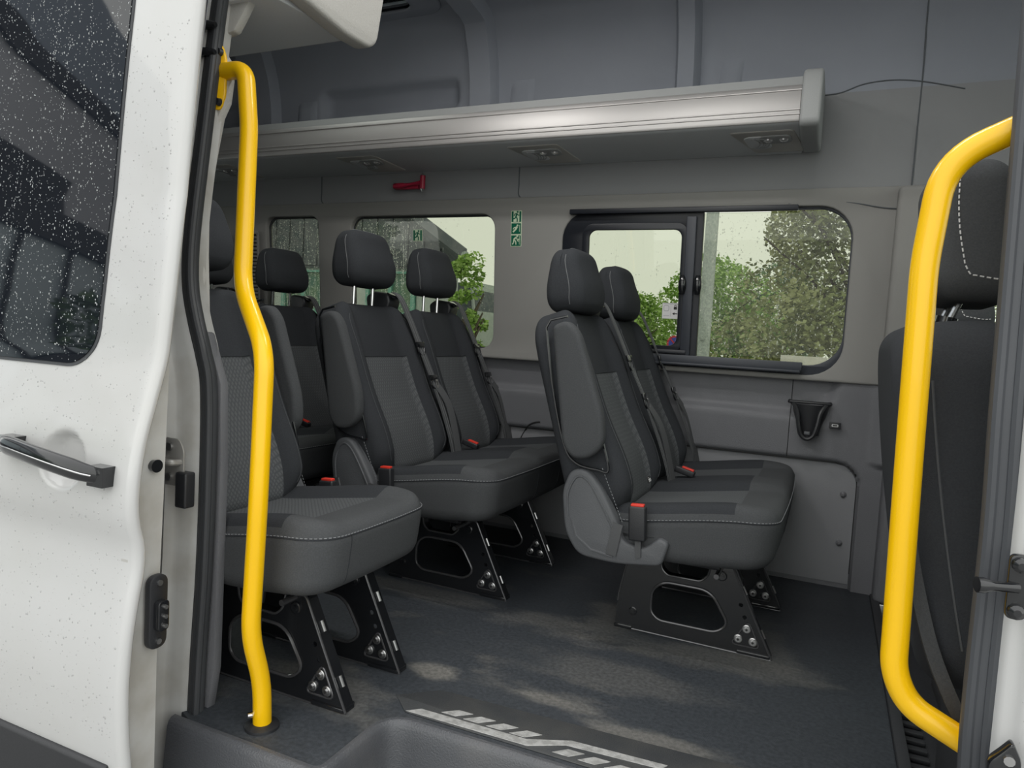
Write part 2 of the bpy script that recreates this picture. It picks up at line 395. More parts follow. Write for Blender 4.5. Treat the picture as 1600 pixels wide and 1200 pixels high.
# sill insert plate with silver anti-slip pattern
a = G(); a.plate(fillet([(-.335, 1.475), (.77, 1.492), (.77, 1.70), (.45, 1.655), (-.31, 1.615), (-.40, 1.535)], .01), [], lambda u, v, t: (u, v, .0005 + t), .0025)
a.build('sill_plate', mat('sill_vinyl', (.062, .066, .07), .45, bump=(300, .6), mottle=(8, (.10, .10, .095), .4, .8)), step, bevel=.001)
def sill(u, v, t): return (u, v, .003 + t)
tread_first = None
def tm(pts):
    global tread_first
    q = G(); q.plate(pts, [], sill, .0018); q.build('tread_mark', 'tread', step, bevel=.0006, seg=1)
x0 = -.335
for k in range(2):
    ox = k * .62
    tm([(x0 + ox, 1.478), (x0 + ox + .03, 1.505), (-.02 + ox, 1.513), (.075 + ox, 1.56), (.30 + ox, 1.575) if k == 0 else (.13 + ox, 1.563), (.29 + ox, 1.553) if k == 0 else (.13 + ox, 1.545), (.07 + ox, 1.535), (-.01 + ox, 1.488)])
    for j in range(4):
        u = -.255 + ox + j * .062; tm([(u, 1.516), (u + .04, 1.517), (u + .075, 1.548), (u + .035, 1.547)])
    for j in range(5):
        u = .05 + ox + j * .062
        if u < .7: tm([(u, 1.494), (u + .04, 1.495), (u + .07, 1.524), (u + .03, 1.523)])
# round drips / moulding line beside the left handle foot
# cab floor in front of the load floor edge, with ribs
cabf = G(); cabf.box((1.5, 2.2, -.06), (1.44, 2.0, .02)); cab_floor = struct(cabf.build('floor', 'cab_black'))
a = G(); a.box((.795, 2.35, -.01), (.03, 1.65, .035)); tr = struct(a.build('trim_1', 'cab_black', bevel=.006)); tr['label'] = 'black edge strip at the front end of the vinyl floor'
a = G()
for k in range(22): a.box((.84 + .0 * k, 1.5 + k * .045, -.044), (.05, .022, .012))
a.build('rib', 'cab_black', cab_floor, bevel=.003, kind='stuff')
a = G(); a.box((.94, 1.9, -.02), (.03, 1.2, .06)); a.build('seat_rail', 'cab_black', cab_floor, bevel=.006); a = G(); a.box((1.02, 1.9, -.03), (.03, 1.2, .05)); a.build('seat_rail', 'cab_black', cab_floor, bevel=.006)

# far wall, lower relief panel
def Ylow(x, z):
    y = 3.175
    band = sst(.50, .53, z)
    y -= .028 * band
    pocket = sdrr(x, z, -1.2, .69, .60, 1.05, .16)
    y += .030 * (1 - sst(-.035, .02, pocket))
    rid = math.exp(-((z - .695) / .012) ** 2) * .008 * (1 - sst(.1, .5, x)); y -= rid
    y -= .02 * sst(.72, .78, x)
    bd = sdrr(x, z, -3, -.5, .70, .515, .09)
    if z < .6: y += .0 if bd > 0 else .024 * (1 - sst(-.008, 0, bd)) * band
    if bd > 0 and z <= .53: y = min(y, 3.175 - .028 * sst(0, .008, bd))
    return y
a = G(); nx = 190
def lowg(x0, x1):
    return lambda u, v: (x0 + (x1 - x0) * u, Ylow(x0 + (x1 - x0) * u, .885 * v), .885 * v)
a.grid(190, 92, lowg(-1.05, .86)); a.grid(26, 46, lowg(-3.6, -1.05))
wall = struct(a.build('wall_back', 'panel', smooth=70)); wall['label'] = 'dark grey moulded side wall under the windows'
# flat board seam and joint lines
def seam(name, pts, r, m, par, n=6):
    q = G(); q.tube(pts, r, n); return q.build(name, m, par)
bpts = [(-1.05, 0, .515), (.70, 0, .515), (.70, 0, .03)]
bpts = fillet(bpts, [0, .09, 0], 10, False)
bp2 = []
for p, q in zip(bpts, bpts[1:]):
    for k in range(12): bp2.append(Vector(p).lerp(Vector(q), k / 12))
seam('panel_seam', [(p[0], Ylow(p[0], p[2]) - .0, p[2]) for p in bp2], .0028, 'ink', wall)
# light board itself
a = G(); a.plate(rrect(-1.04, .02, .697, .511, [.088, .001, .001, .001], 8), [], lambda u, v, t: (u, 3.172 + t, v), .004); a.build('side_board', 'board', wall)
seam('panel_joint', [(.428, Ylow(.428, z / 100) - .0003, z / 100) for z in range(52, 86)], .0016, 'ink', wall)
for z in (.386, .186):
    q = G(); q.tube([(.713 - .06, 3.173, z), (.713 - .06, 3.166, z), (.713 - .06, 3.161, z)], [.013, .012, .005], 16); q.build('panel_bolt', 'panel', wall)
# arched panel line seen between the two rows of seats
arc = [(-.80 + .12 * (1 - math.cos(t)), 3.13, .38 + .17 * math.sin(t)) for t in [PI / 2 * k / 10 for k in range(11)]]
arc = [(x, Ylow(x, z) - .001, z) for x, y, z in arc]; seam('panel_arch', arc, .004, 'ink', wall)
arc = spline([(-.62, 0, .80), (-.60, 0, .72), (-.55, 0, .66)], 6); seam('panel_ridge', [(p[0], Ylow(p[0], p[2]) - .001, p[2]) for p in arc], .006, 'panel', wall)

# upper wall plate with three window holes
holes = {'C': rrect(-2.36, .93, -1.995, 1.535, .05), 'B': rrect(-1.785, .885, -.945, 1.528, .07), 'A': rrect(-.60, .862, .605, 1.533, .13, 8)}
a = G(); a.plate([(-3.6, .88), (.80, .88), (.80, 1.58), (-3.6, 1.58)], [], lambda u, v, t: (u, Yu(v) + t, v), .05) if False else None
out = [(-3.6, .84), (.86, .84), (.86, 1.60), (-3.6, 1.60)]
a.plate(out, [holes['C'], holes['B'], holes['A']], lambda u, v, t: (u, Yu(v) + t, v), .055)
upper = struct(a.build('wall_back', 'trim_light', bevel=.006, smooth=50)); upper['label'] = 'light grey window surround panel of the far wall'
# the dark lower edge of window three's surround
a = G(); o1 = rrect(-.604, .858, .609, 1.537, .13, 8); a.plate(o1, [rrect(-.575, .902, .600, 1.524, .125, 8)], lambda u, v, t: (u, Yu(v) + .020 + t, v), .02)
win3 = struct(a.build('window_3', 'frame_grey', bevel=.004)); win3['label'] = 'large window with a black framed sliding pane at its rear end'
def pane(par, loop, dy, m='glass_clear'):
    q = G(); q.plate(loop, [], lambda u, v, t: (u, Yu(v) + dy + t, v), .0005); return q.build('pane', m, par)
pane(win3, rrect(-.02, .90, .60, 1.52, .05), .035)
# slider: black block left of the divider, with its own inner frame
a = G(); a.plate(rrect(-.60, .90, .03, 1.525, [.01, .10, .10, .01]), [rrect(-.478, .945, -.05, 1.452, .035)], lambda u, v, t: (u, Yu(v) + .006 + t, v), .03)
fr = a.build('sliding_frame', 'frame_black', win3, bevel=.004)
a = G(); a.plate(rrect(-.502, .922, -.028, 1.474, .05), [rrect(-.470, .950, -.056, 1.446, .035)], lambda u, v, t: (u, Yu(v) - .006 + t, v), .014); a.build('inner_bead', 'frame_black', win3, bevel=.003)
pane(win3, rrect(-.48, .94, -.045, 1.455, .03), .02)
a = G(); a.box((-.016, Yu(1.2) - .006, 1.20), (.042, .022, .60), Matrix.Rotation(.09, 3, 'X')); a.build('divider', 'frame_grey', win3, bevel=.005)
for sx_ in (-.04, .024):
    q = G(); q.tube([(sx_, Yu(1.2) - .012, 1.175), (sx_, Yu(1.2) - .02, 1.2), (sx_, Yu(1.2) - .02, 1.225), (sx_, Yu(1.2) - .012, 1.25)], [.012, .017, .017, .012], 12); q.build('latch', 'gloss_black', win3)
a = G(); a.box((-.06, Yu(.89) - .02, .895), (1.04, .035, .036)); a.build('bottom_rail', 'frame_grey', win3, bevel=.005); a = G(); a.box((-.06, Yu(.89) - .03, .875), (1.03, .02, .012)); a.build('bottom_rail', 'frame_grey', win3, bevel=.005)
a = G(); a.box((-.08, Yu(1.52) - .012, 1.525), (.96, .028, .022)); a.build('top_rail', 'frame_black', win3, bevel=.004)
a = G(); a.box((-.26, Yu(.925) - .006, .925), (.50, .03, .018)); a.build('sash_rail', 'frame_black', win3, bevel=.004)
for nm, key in (('window_1', 'C'), ('window_2', 'B')):
    L = holes[key]; xs = [p[0] for p in L]; zs = [p[1] for p in L]
    q = G(); q.plate(rrect(min(xs) - .004, min(zs) - .004, max(xs) + .004, max(zs) + .004, .07), [rrect(min(xs) + .006, min(zs) + .006, max(xs) - .006, max(zs) - .006, .06)], lambda u, v, t: (u, Yu(v) + .028 + t, v), .012)
    wn = struct(q.build(nm, 'rubber', bevel=.002)); wn['label'] = 'narrow rearmost side window streaked with rain' if key == 'C' else 'middle side window with a small green exit sticker'
    pane(wn, L, .034)

# front edge post of the far wall (light above, dark below)
a = G(); a.box((.80, 3.085, 1.235), (.11, .10, .72), Matrix.Rotation(.09, 3, 'X')); t = struct(a.build('trim_2', 'trim_light', bevel=.02, seg=4)); t['label'] = 'light grey pillar trim at the front end of the windows'
a = G(); a.box((.835, 3.12, .44), (.10, .12, .90)); t = struct(a.build('trim_3', 'panel', bevel=.025, seg=4)); t['label'] = 'dark pillar foot trim at the front end of the side wall'

# headliner: wall panel above the windows curving into the roof, full length
lin = [(3.075, 1.535), (3.082, 1.56), (3.09, 1.60), (3.085, 1.75), (3.06, 1.95), (3.045, 2.12), (3.015, 2.25), (2.975, 2.34), (2.935, 2.395), (2.85, 2.42)]
def lpt(v):
    k = v * (len(lin) - 1); j = min(int(k), len(lin) - 2); f = k - j
    p0 = Vector(lin[max(j - 1, 0)]); p1 = Vector(lin[j]); p2 = Vector(lin[j + 1]); p3 = Vector(lin[min(j + 2, len(lin) - 1)])
    return .5 * ((2 * p1) + (p2 - p0) * f + (2 * p0 - 5 * p1 + 4 * p2 - p3) * f * f + (3 * p1 - p0 - 3 * p2 + p3) * f ** 3)
M['liner_wall'] = mat('headliner_wall', (.30, .306, .312), .9, spec=.15, bump=(700, .3, 3))
def linf(u, v):
    x = -3.6 + 5.5 * u; p = lpt(v); y, z = p
    dpt = .05 * (1 - sst(-.035, .01, sdrr(x, z, -1.98, 2.03, -1.16, 2.17, .04)))
    dpt += .05 * (1 - sst(-.03, .01, sdrr(x, z, -2.9, 2.03, -2.35, 2.17, .04)))
    return (x, y + dpt, z)
a = G(); a.grid(275, 80, linf)
a.m = [1 if (k % 80) < 36 else 0 for k in range(len(a.f))]
liner = struct(a.build('wall_back', ['liner', 'liner_wall'], smooth=80)); liner['label'] = 'grey headliner panel above the windows curving into the roof'
def ls(pts, r=.0026, m='ink'):
    return seam('liner_seam', pts, r, m, liner)
def onl(x, z):           # point on the headliner at height z
    lo, hi = 0, 1
    for _ in range(30):
        mid = (lo + hi) / 2
        if lpt(mid)[1] < z: lo = mid
        else: hi = mid
    return (x, lpt(lo)[0] - .001, z)
M['seam_shade'] = mat('seam_groove', (.12, .13, .14), .9)
for x, z1 in ((-.835, 1.58), (-1.99, 1.58)):
    P = [onl(x, z) for z in (1.79, 1.72, 1.66, 1.62)] + [onl(x + .015, 1.60), onl(x + .05, 1.578), onl(x + .12, 1.572)] + ([onl(-.68, 1.57), onl(-.61, 1.55)] if x > -1 else [onl(-1.83, 1.568)])
    ls(spline(P, 5), .003, 'seam_shade')
P = [onl(x, z) for x, z in ((.46, 1.955), (.52, 1.96), (.60, 1.985), (.70, 1.99), (.80, 1.975), (.93, 1.94))]; ls(spline(P, 6), .0026, 'seam_shade')
P = [onl(x, z) for x, z in ((.36, 1.543), (.5, 1.55), (.6, 1.54), (.70, 1.52), (.80, 1.512))]; ls(spline([(p[0], p[1] - .004, p[2]) for p in P], 6), .0026, 'seam_shade')

# ceiling with the roof hatch opening
hatch = rrect(-2.10, 2.05, -1.275, 2.835, .06)
a = G(); a.plate([(-3.6, 1.20), (1.9, 1.20), (1.9, 2.865), (-3.6, 2.865)], [hatch], lambda u, v, t: (u, v, 2.419 + t), .05)
ceil = struct(a.build('ceiling', 'liner', bevel=.01)); ceil['label'] = 'grey fabric roof lining'
a = G(); a.plate(rrect(-2.22, 1.95, -1.14, 2.90, .12), [rrect(-2.09, 2.06, -1.285, 2.825, .06)], lambda u, v, t: (u, v, 2.408 + t), .012)
h = struct(a.build('window_4', 'liner', bevel=.008, seg=3)); h['label'] = 'clear roof hatch in a moulded grey surround'
a = G(); a.plate(rrect(-2.10, 2.05, -1.275, 2.835, .05), [], lambda u, v, t: (u, v, 2.45 + t), .002); a.build('pane', 'glass_light', h)
a = G(); a.plate(rrect(-2.11, 2.04, -1.27, 2.84, .05), [rrect(-2.085, 2.065, -1.295, 2.815, .04)], lambda u, v, t: (u, v, 2.425 + t), .012); a.build('hatch_frame', 'frame_black', h)
ls(spline([(.80, 1.45, 2.417), (.78, 1.8, 2.417), (.775, 2.3, 2.417), (.78, 2.76, 2.414), onl(.782, 2.38), onl(.785, 2.2), onl(.79, 2.0), onl(.79, 1.8), onl(.79, 1.6)], 6), .003, 'seam_shade')

# added fill lamps in the roof to brighten the interior, each with a bezel
def roof_fill_lamp(x, y, w_, label):
    r = thing('roof_fill_lamp', label, 'ceiling lamp', (x, y, 2.415), 'added fill lamps in the roof'); q = G(); q.plate(rrect(-w_ / 2 - .02, -.07, w_ / 2 + .02, .07, .03), [rrect(-w_ / 2, -.05, w_ / 2, .05, .02)], lambda u, v, t: (u, v, -.018 + t), .018); q.build('fill_lamp_bezel', 'trim_pale', r, bevel=.004)
    ld = bpy.data.lights.new('fill_light', 'AREA'); ld.shape = 'RECTANGLE'; ld.size = w_; ld.size_y = .10; ld.energy = FILL_W; ld.color = (1, .98, .95)
    lo = bpy.data.objects.new('fill_light', ld); COL.objects.link(lo); lo.parent = r; lo.location = (0, 0, -.012)
roof_fill_lamp(.25, 1.75, .7, 'flat white added fill lamp in the roof above the doorway')
roof_fill_lamp(-.75, 1.95, .5, 'flat white added fill lamp in the roof beside the hatch')
# closing shells: outer roof, tail wall, near wall behind the sliding door
a = G(); a.plate([(-3.65, 1.12), (1.95, 1.12), (1.95, 3.25), (-3.65, 3.25)], [rrect(-2.10, 2.05, -1.275, 2.84, .05)], lambda u, v, t: (u, v, 2.485 + t), .03); r = struct(a.build('roof', 'white_paint'))
r['label'] = 'white outer roof skin'
a = G(); a.plate([(1.2, -.3), (3.25, -.3), (3.25, 2.5), (1.2, 2.5)], [rrect(1.35, .95, 2.1, 1.75, .08), rrect(2.25, .95, 2.98, 1.75, .08)], lambda u, v, t: (-3.6 - t, u, v), .04)
wl = struct(a.build('wall_left', 'panel')); wl['label'] = 'rear door wall with two windows'
a = G(); a.plate([(1.2, .9), (3.2, .9), (3.2, 1.8), (1.2, 1.8)], [], lambda u, v, t: (-3.61 - t, u, v), .003); a.build('pane', 'glass_light', wl)
def Yn(z): return 1.29 + max(0, z - .87) * .13
def nearplate(out, holes, t0, t, name, m, par=None, bevel=0):
    q = G()
    q.plate(out, holes, lambda u, v, w_: (u, t0 + max(0, v - .87) * .13 + w_, v), t); return q.build(name, m, par, bevel=bevel)
def split(loop, n=6):   # subdivide a loop so that it can bend at the waist line
    out = []
    for p, q in zip(loop, loop[1:] + loop[:1]):
        k = max(1, int(math.dist(p, q) / .1))
        for i in range(k): out.append((p[0] + (q[0] - p[0]) * i / k, p[1] + (q[1] - p[1]) * i / k))
    return out
nearw = struct(nearplate([(-3.6, -.03), (-.86, -.03), (-.86, .87), (-3.6, .87)], [], 1.245, .03, 'wall_front', 'panel')); nearw['label'] = 'dark lower side panel behind the sliding door opening'
nw2 = nearplate([(-3.6, .87), (-.98, .87), (-.98, 2.44), (-3.6, 2.44)], [rrect(-3.3, 1.0, -2.3, 1.5, .08), rrect(-2.1, 1.0, -1.15, 1.5, .08)], 1.255, .03, 'upper_panel', 'trim_light', nearw)

# ================================================================== DOOR OPENING, REAR EDGE
def lean(z): return max(0, z - .87) * .13
sx = [(2.25, -.885), (1.9, -.885), (1.65, -.885), (1.42, -.88), (1.21, -.876), (1.10, -.869), (1.02, -.853), (.95, -.825), (.87, -.785), (.79, -.765), (.60, -.760), (.35, -.763), (.1, -.775), (-.30, -.785)]
ptsS = spline([(x, 1.232 + lean(z), z) for z, x in sx], 6)
a = G(); a.tube(ptsS, .0185, 14); a.tube([(p[0] + .012, p[1] - .012, p[2]) for p in ptsS], .009, 10); a.tube([(p[0] - .016, p[1] - .006, p[2]) for p in ptsS], .008, 10)
t = struct(a.build('trim_4', 'rubber')); t['label'] = 'black rubber weather seal along the rear edge of the door opening'
# painted jamb outside the seal
jt = spline([Vector((x, 0, z)) for z, x in sx], 6)
def jamb(u, v):
    i = round(u * (len(jt) - 1)); x, z = jt[i][0], jt[i][2]
    q = [(-.35, -.012), (-.10, -.045), (-.075, -.050), (-.06, -.030), (-.02, -.012), (0, .01), (.004, .05)]
    k = v * (len(q) - 1); j = min(int(k), len(q) - 2); f = k - j
    return (x + q[j][0] * (1 - f) + q[j + 1][0] * f, 1.225 + lean(z) + q[j][1] * (1 - f) + q[j + 1][1] * f, z)
a = G(); a.grid(len(jt) - 1, 24, jamb); t = struct(a.build('trim_5', 'jamb_paint', smooth=60)); t['label'] = 'grimy white painted door jamb beside the rear seal'
# pale pillar trim inside the seal
tr1 = [(-.80, 1.80), (-.822, 1.749), (-.84, 1.711), (-.862, 1.672), (-.905, 1.665), (-.907, 1.637), (-.873, 1.60), (-.860, 1.55), (-.860, 1.492), (-.876, 1.455), (-.885, 1.331), (-.886, 1.218), (-.868, 1.105), (-.836, .948), (-.812, .90), (-.86, .90), (-.95, 1.1), (-.99, 1.3), (-1.0, 1.8)]
t = nearplate(tr1, [], 1.262, .026, 'trim_6', 'trim_pale', bevel=.006); struct(t); t['label'] = 'pale textured pillar trim behind the top of the rear handle'
a = G(); a.plate([(-1.0, -.03), (-.765, -.03), (-.745, .10), (-.742, .6), (-.75, .80), (-.80, .92), (-1.0, .92)], [], lambda u, v, w_: (u, 1.252 + w_, v), .026); t = struct(a.build('trim_7', 'panel', bevel=.006)); t['label'] = 'dark lower pillar trim behind the rear seal'
# two small door bumpers high on the jamb
for z in (1.665, 1.60):
    q = G(); q.tube([(-.905, 1.30, z), (-.872, 1.31, z), (-.862, 1.31, z)], [.013, .010, .006], 10); o = q.build('rubber_bumper', 'gloss_black')
    tag(o, ('upper' if z > 1.63 else 'lower') + ' of two small black bumpers above the rear yellow handle bracket', 'bumper', 'bumpers on the door jamb')

# ------------------------------------------------------------------ latch striker and buffer block
st = thing('door_striker', 'shiny metal latch striker screwed to the grimy white jamb', 'door striker', (-.80, 1.17, .618))
a = G(); a.plate(fillet([(-.035, -.055), (.02, -.055), (.035, -.03), (.035, .03), (.02, .055), (-.035, .055)], .012), [], lambda u, v, t: (u, -t, v), .006); a.build('striker_plate', 'striker_metal', st, bevel=.0015)
a = G(); a.tube(fillet([(-.035, -.004, .004), (-.035, -.028, .006), (.022, -.030, .004), (.024, -.004, .002)], .012, 5, False), .0075, 10); a.build('striker_loop', 'striker_metal', st)
for z in (.035, -.035):
    q = G(); q.cyl((-.008, -.004, z), (-.008, -.011, z), .009, 14); q.build('screw', 'bolt', st)
a = G(); a.box((-.762, 1.168, .558), (.034, .03, .082)); tag(a.build('buffer_block', 'black_plastic', bevel=.005, seg=3), 'small black rubber buffer block beside the seal below the striker', 'buffer')

# ================================================================== SLIDING DOOR
YD = [(-.4, .955), (.02, .948), (.10, .940), (.20, .937), (.30, .943), (.38, .955), (.44, .966), (.49, .966), (.54, .953), (.60, .951), (.69, .963), (.77, .985), (.87, 1.012), (1.0, 1.026), (1.2, 1.047), (1.6, 1.080), (2.2, 1.13)]
def Yd(z):
    for (a_, va), (b_, vb) in zip(YD, YD[1:]):
        if z <= b_:
            i = [q[0] for q in YD].index(a_); p0 = YD[max(i - 1, 0)][1]; p3 = YD[min(i + 2, len(YD) - 1)][1]; t = (z - a_) / (b_ - a_)
            return .5 * (2 * va + (vb - p0) * t + (2 * p0 - 5 * va + 4 * vb - p3) * t * t + (3 * va - p0 - 3 * vb + p3) * t ** 3)
    return YD[-1][1]
door = thing('sliding_door', 'white sliding door slid back, with dark rain-dotted window and black handle', 'van door', (-1.3, 1.0, -.4))
DX, DY, DZ = -1.3, 1.0, -.4
def dw(x, y, z): return (x - DX, y - DY, z - DZ)
ends = [(0, 0), (.006, .001), (.012, .004), (.016, .010), (.017, .018), (.012, .024), (0.0, .028), (-.012, .030), (-.014, .034)]
def skin(u, v):
    z = -.40 + 2.55 * v; nb = 60; i = u * (nb + len(ends) - 1)
    if i <= nb:
        x = -2.25 + (1.572) * (i / nb); y = Yd(z)
        # finger bowl behind the handle
        d = math.hypot((x + .876) / .072, (z - .642) / .062); y += .028 * (1 - sst(.55, 1.02, d))
        return dw(x, y, z)
    k = min(i - nb, len(ends) - 1); j = int(k)
    return dw(-.678 + ends[j][0], Yd(z) + ends[j][1], z)
def skinb(u, v):
    x = -1.15 + .36 * u; z = .50 + .30 * v
    return None
a = G()
nb = 60
xs = sorted({round(-2.25 + 1.572 * i / 40, 5) for i in range(41)} | {round(-.98 + .21 * i / 34, 5) for i in range(35)})
zs = sorted({round(-.40 + 2.55 * i / 110, 5) for i in range(111)} | {round(.56 + .18 * i / 26, 5) for i in range(27)})
cols = [(x, None) for x in xs if x < -.679] + [(-.678, e) for e in ends]
def sk(x, e, z):
    if e is None:
        d = math.hypot((x + .876) / .072, (z - .642) / .062); return dw(x, Yd(z) + .030 * (1 - sst(.6, 1.02, d)), z)
    return dw(-.678 + e[0], Yd(z) + e[1], z)
vs_ = [sk(x, e, z) for (x, e) in cols for z in zs]; nz = len(zs)
a.add(vs_, [(i * nz + j, (i + 1) * nz + j, (i + 1) * nz + j + 1, i * nz + j + 1) for i in range(len(cols) - 1) for j in range(nz - 1)])
a.build('door_skin', 'white_paint', door, smooth=70)
# inner flange and inner panel
a = G(); zf = [-.40, .0, .3, .6, .8, .87, 1.0, 1.3, 1.7, 2.1]
def fo(z): return 1.040 + .012 * sst(.3, .8, z) if z < .87 else Yd(z) + .042
a.plate([(z, Yd(z) + .02) for z in zf] + [(z, fo(z)) for z in zf[::-1]], [], lambda u, v, t: dw(-.686 - t, v, u), .02)
a.build('inner_flange', 'jamb_paint', door)
a = G(); a.plate([(-2.2, -.4), (-.72, -.4), (-.72, .87), (-2.2, .87)], [], lambda u, v, t: dw(u, 1.052 + t, v), .006); a.plate([(-2.2, .87), (-.72, .87), (-.72, 2.1), (-2.2, 2.1)], [], lambda u, v, t: dw(u, 1.058 + lean(v) + t * .3, v), .006); a.build('inner_panel', 'panel', door)
# glass
gl = rrect(-2.15, .838, -.852, 1.95, [.08, .08, .08, .085], 8)
gl = [(x, z) for x, z in gl]
def gf(dy): return lambda u, v, t: dw(u, Yd(v) - dy + t, v)
def bandgrid(x0, x1, z0, z1, r, dy, name, m):
    """glass panel following the door curve; rounded lower front corner"""
    q = G(); nx_, nz_ = 24, 40
    def f(u, v):
        z = z0 + (z1 - z0) * v; lim = x1
        if z < z0 + r: lim = x1 - r + math.sqrt(max(0, r * r - (z0 + r - z) ** 2))
        x = x0 + (lim - x0) * u; return dw(x, Yd(max(z, .80)) - dy, z)
    # finer rows near the corner
    rows = [z0 + r * (1 - math.cos(PI / 2 * k / 10)) for k in range(11)] + [z0 + r + (z1 - z0 - r) * k / 30 for k in range(1, 31)]
    cs = []
    for z in rows:
        lim = x1 - r + math.sqrt(max(0, r * r - (z0 + r - z) ** 2)) if z < z0 + r else x1
        cs.append([dw(x0 + (lim - x0) * k / nx_, Yd(z) - dy, z) for k in range(nx_ + 1)] + [dw(lim + .0015, Yd(z) + .004, z)])
    vs = [p for R_ in cs for p in R_]; w_ = nx_ + 2
    q.add(vs, [(i * w_ + k, i * w_ + k + 1, (i + 1) * w_ + k + 1, (i + 1) * w_ + k) for i in range(len(cs) - 1) for k in range(w_ - 1)])
    return q.build(name, m, door, smooth=60)
bandgrid(-2.15, -.846, .833, 1.97, .085, .0025, 'window_seal', 'rubber')
bandgrid(-2.14, -.853, .840, 1.96, .08, .0045, 'window_glass', 'door_glass')
# lower cladding
a = G(); a.plate([(-.30, -.02), (.034, -.02), (.040, -.012), (.034, .03), (-.30, .03)], [], lambda u, v, t: dw(-2.2 + t, .955 + v, u), 1.497); a.build('lower_cladding', 'black_plastic', door, bevel=.004)
# handle
hd = G(); P = spline([(-1.045, .945, .664), (-1.02, .925, .664), (-.96, .912, .663), (-.87, .904, .656), (-.80, .909, .646), (-.75, .922, .636), (-.725, .940, .630)], 6)
n_ = 16; rings = []
for i, p in enumerate(P):
    k = min(1, .62 + .5 * math.sin(PI * i / (len(P) - 1))); 
    rings.append([dw(p[0], p[1] + .013 * math.cos(2 * PI * q / n_) * k, p[2] + .021 * math.sin(2 * PI * q / n_) * k) for q in range(n_)])
hd.add([v for r_ in rings for v in r_], [(i * n_ + k, i * n_ + (k + 1) % n_, (i + 1) * n_ + (k + 1) % n_, (i + 1) * n_ + k) for i in range(len(P) - 1) for k in range(n_)] + [tuple(range(n_)), tuple((len(P) - 1) * n_ + k for k in range(n_))])
hd.box(dw(-1.025, .950, .661), (.05, .045, .034)); hd.box(dw(-.735, .950, .629), (.045, .045, .04))
h = hd.build('door_handle', 'gloss_black', door, smooth=50)
q = G(); q.tube([dw(p[0], p[1] - .0125, p[2]) for p in P[3:-3]], .0016, 6); q.build('parting_line', 'chrome', h)
# contact plug on the door edge
ct = G(); ct.plate(fillet([(-.022, -.078), (.022, -.078), (.022, .078), (-.022, .078)], .021, 6), [], lambda u, v, t: dw(-.668 + t - .012, 1.024 + u, .34 + v), .016)
c = ct.build('contact_plate', 'black_plastic', door, bevel=.003)
q = G(); q.plate(fillet([(-.013, -.032), (.013, -.032), (.013, .032), (-.013, .032)], .01, 5), [], lambda u, v, t: dw(-.664 + t, 1.024 + u, .335 + v), .016); q.build('contact_housing', 'gloss_black', c, bevel=.002)
for k in range(3):
    q = G(); q.cyl(dw(-.65, 1.024, .315 + k * .02), dw(-.641, 1.024, .315 + k * .02), .0045, 8); q.build('contact_pin', 'bolt', c)
for dz in (-.062, .062):
    q = G(); q.cyl(dw(-.664, 1.024, .34 + dz), dw(-.660, 1.024, .34 + dz), .006, 10); q.build('screw', 'bolt', c)
q = G(); q.tube([dw(-.692, 1.02, .645), dw(-.6735, 1.02, .645)], [.011, .0135], 18); q.build('lock_hole', 'gloss_black', door)

# rain drops on door and glass
def drops(name, n, fn, rr, par, m='drop', seed=1, flat=.5, streaks=0):
    rnd = random.Random(seed); q = G(); L = []
    for _ in range(n): L.append((rnd.random(), rnd.random(), rr[0] + (rr[1] - rr[0]) * rnd.random() ** 3))
    for _ in range(streaks):
        u, v0, ln = rnd.random(), rnd.random(), rnd.uniform(.05, .35)
        for k in range(int(ln * 150)): L.append((u + rnd.gauss(0, .003), v0 - ln * rnd.random(), rr[0] + (rr[1] - rr[0]) * .6 * rnd.random() ** 2))
    for u, v, r in L:
        if not (0 <= v <= 1 and 0 <= u <= 1): continue
        res = fn(u, v)
        if res is None: continue
        p, nn = res; e = rnd.uniform(1, 1.7)
        vs = []; k6 = 6
        for k in range(k6): vs.append((p[0] + r * math.cos(2 * PI * k / k6), p[1], p[2] + r * e * math.sin(2 * PI * k / k6)))
        for k in range(k6): vs.append((p[0] + .6 * r * math.cos(2 * PI * k / k6), p[1] + nn * r * flat * .8, p[2] + .6 * r * e * math.sin(2 * PI * k / k6)))
        vs.append((p[0], p[1] + nn * r * flat, p[2]))
        fs = [(k, (k + 1) % k6, k6 + (k + 1) % k6, k6 + k) for k in range(k6)] + [(k6 + k, k6 + (k + 1) % k6, 2 * k6) for k in range(k6)]
        q.add(vs, fs)
    return q.build(name, m, par, smooth=180, kind='stuff')
def fd(u, v):
    x = -1.75 + .90 * u; z = .845 + 1.0 * v
    return (dw(x, Yd(z) - .0046, z), -1)
drops('rain_drops', 6200, fd, (.0006, .0019), door, seed=3, streaks=40)
def fw(u, v):
    x = -1.6 + .92 * u; z = .06 + 1.5 * v
    if x < -.845 and z > .83: return None
    if math.hypot((x + .876) / .075, (z - .642) / .065) < 1: return None
    if abs(z - .645) < .03 and x < -.71: return None
    return (dw(x, Yd(z) - .0002, z), -1)
M['drop_white'] = mat('drop_on_paint', (.86, .86, .86), .06, spec=.8); M['drop_white'].node_tree.nodes['Principled BSDF'].inputs['Transmission Weight'].default_value = .5
drops('rain_drops', 4200, fw, (.0007, .0022), door, 'drop_white', seed=5)

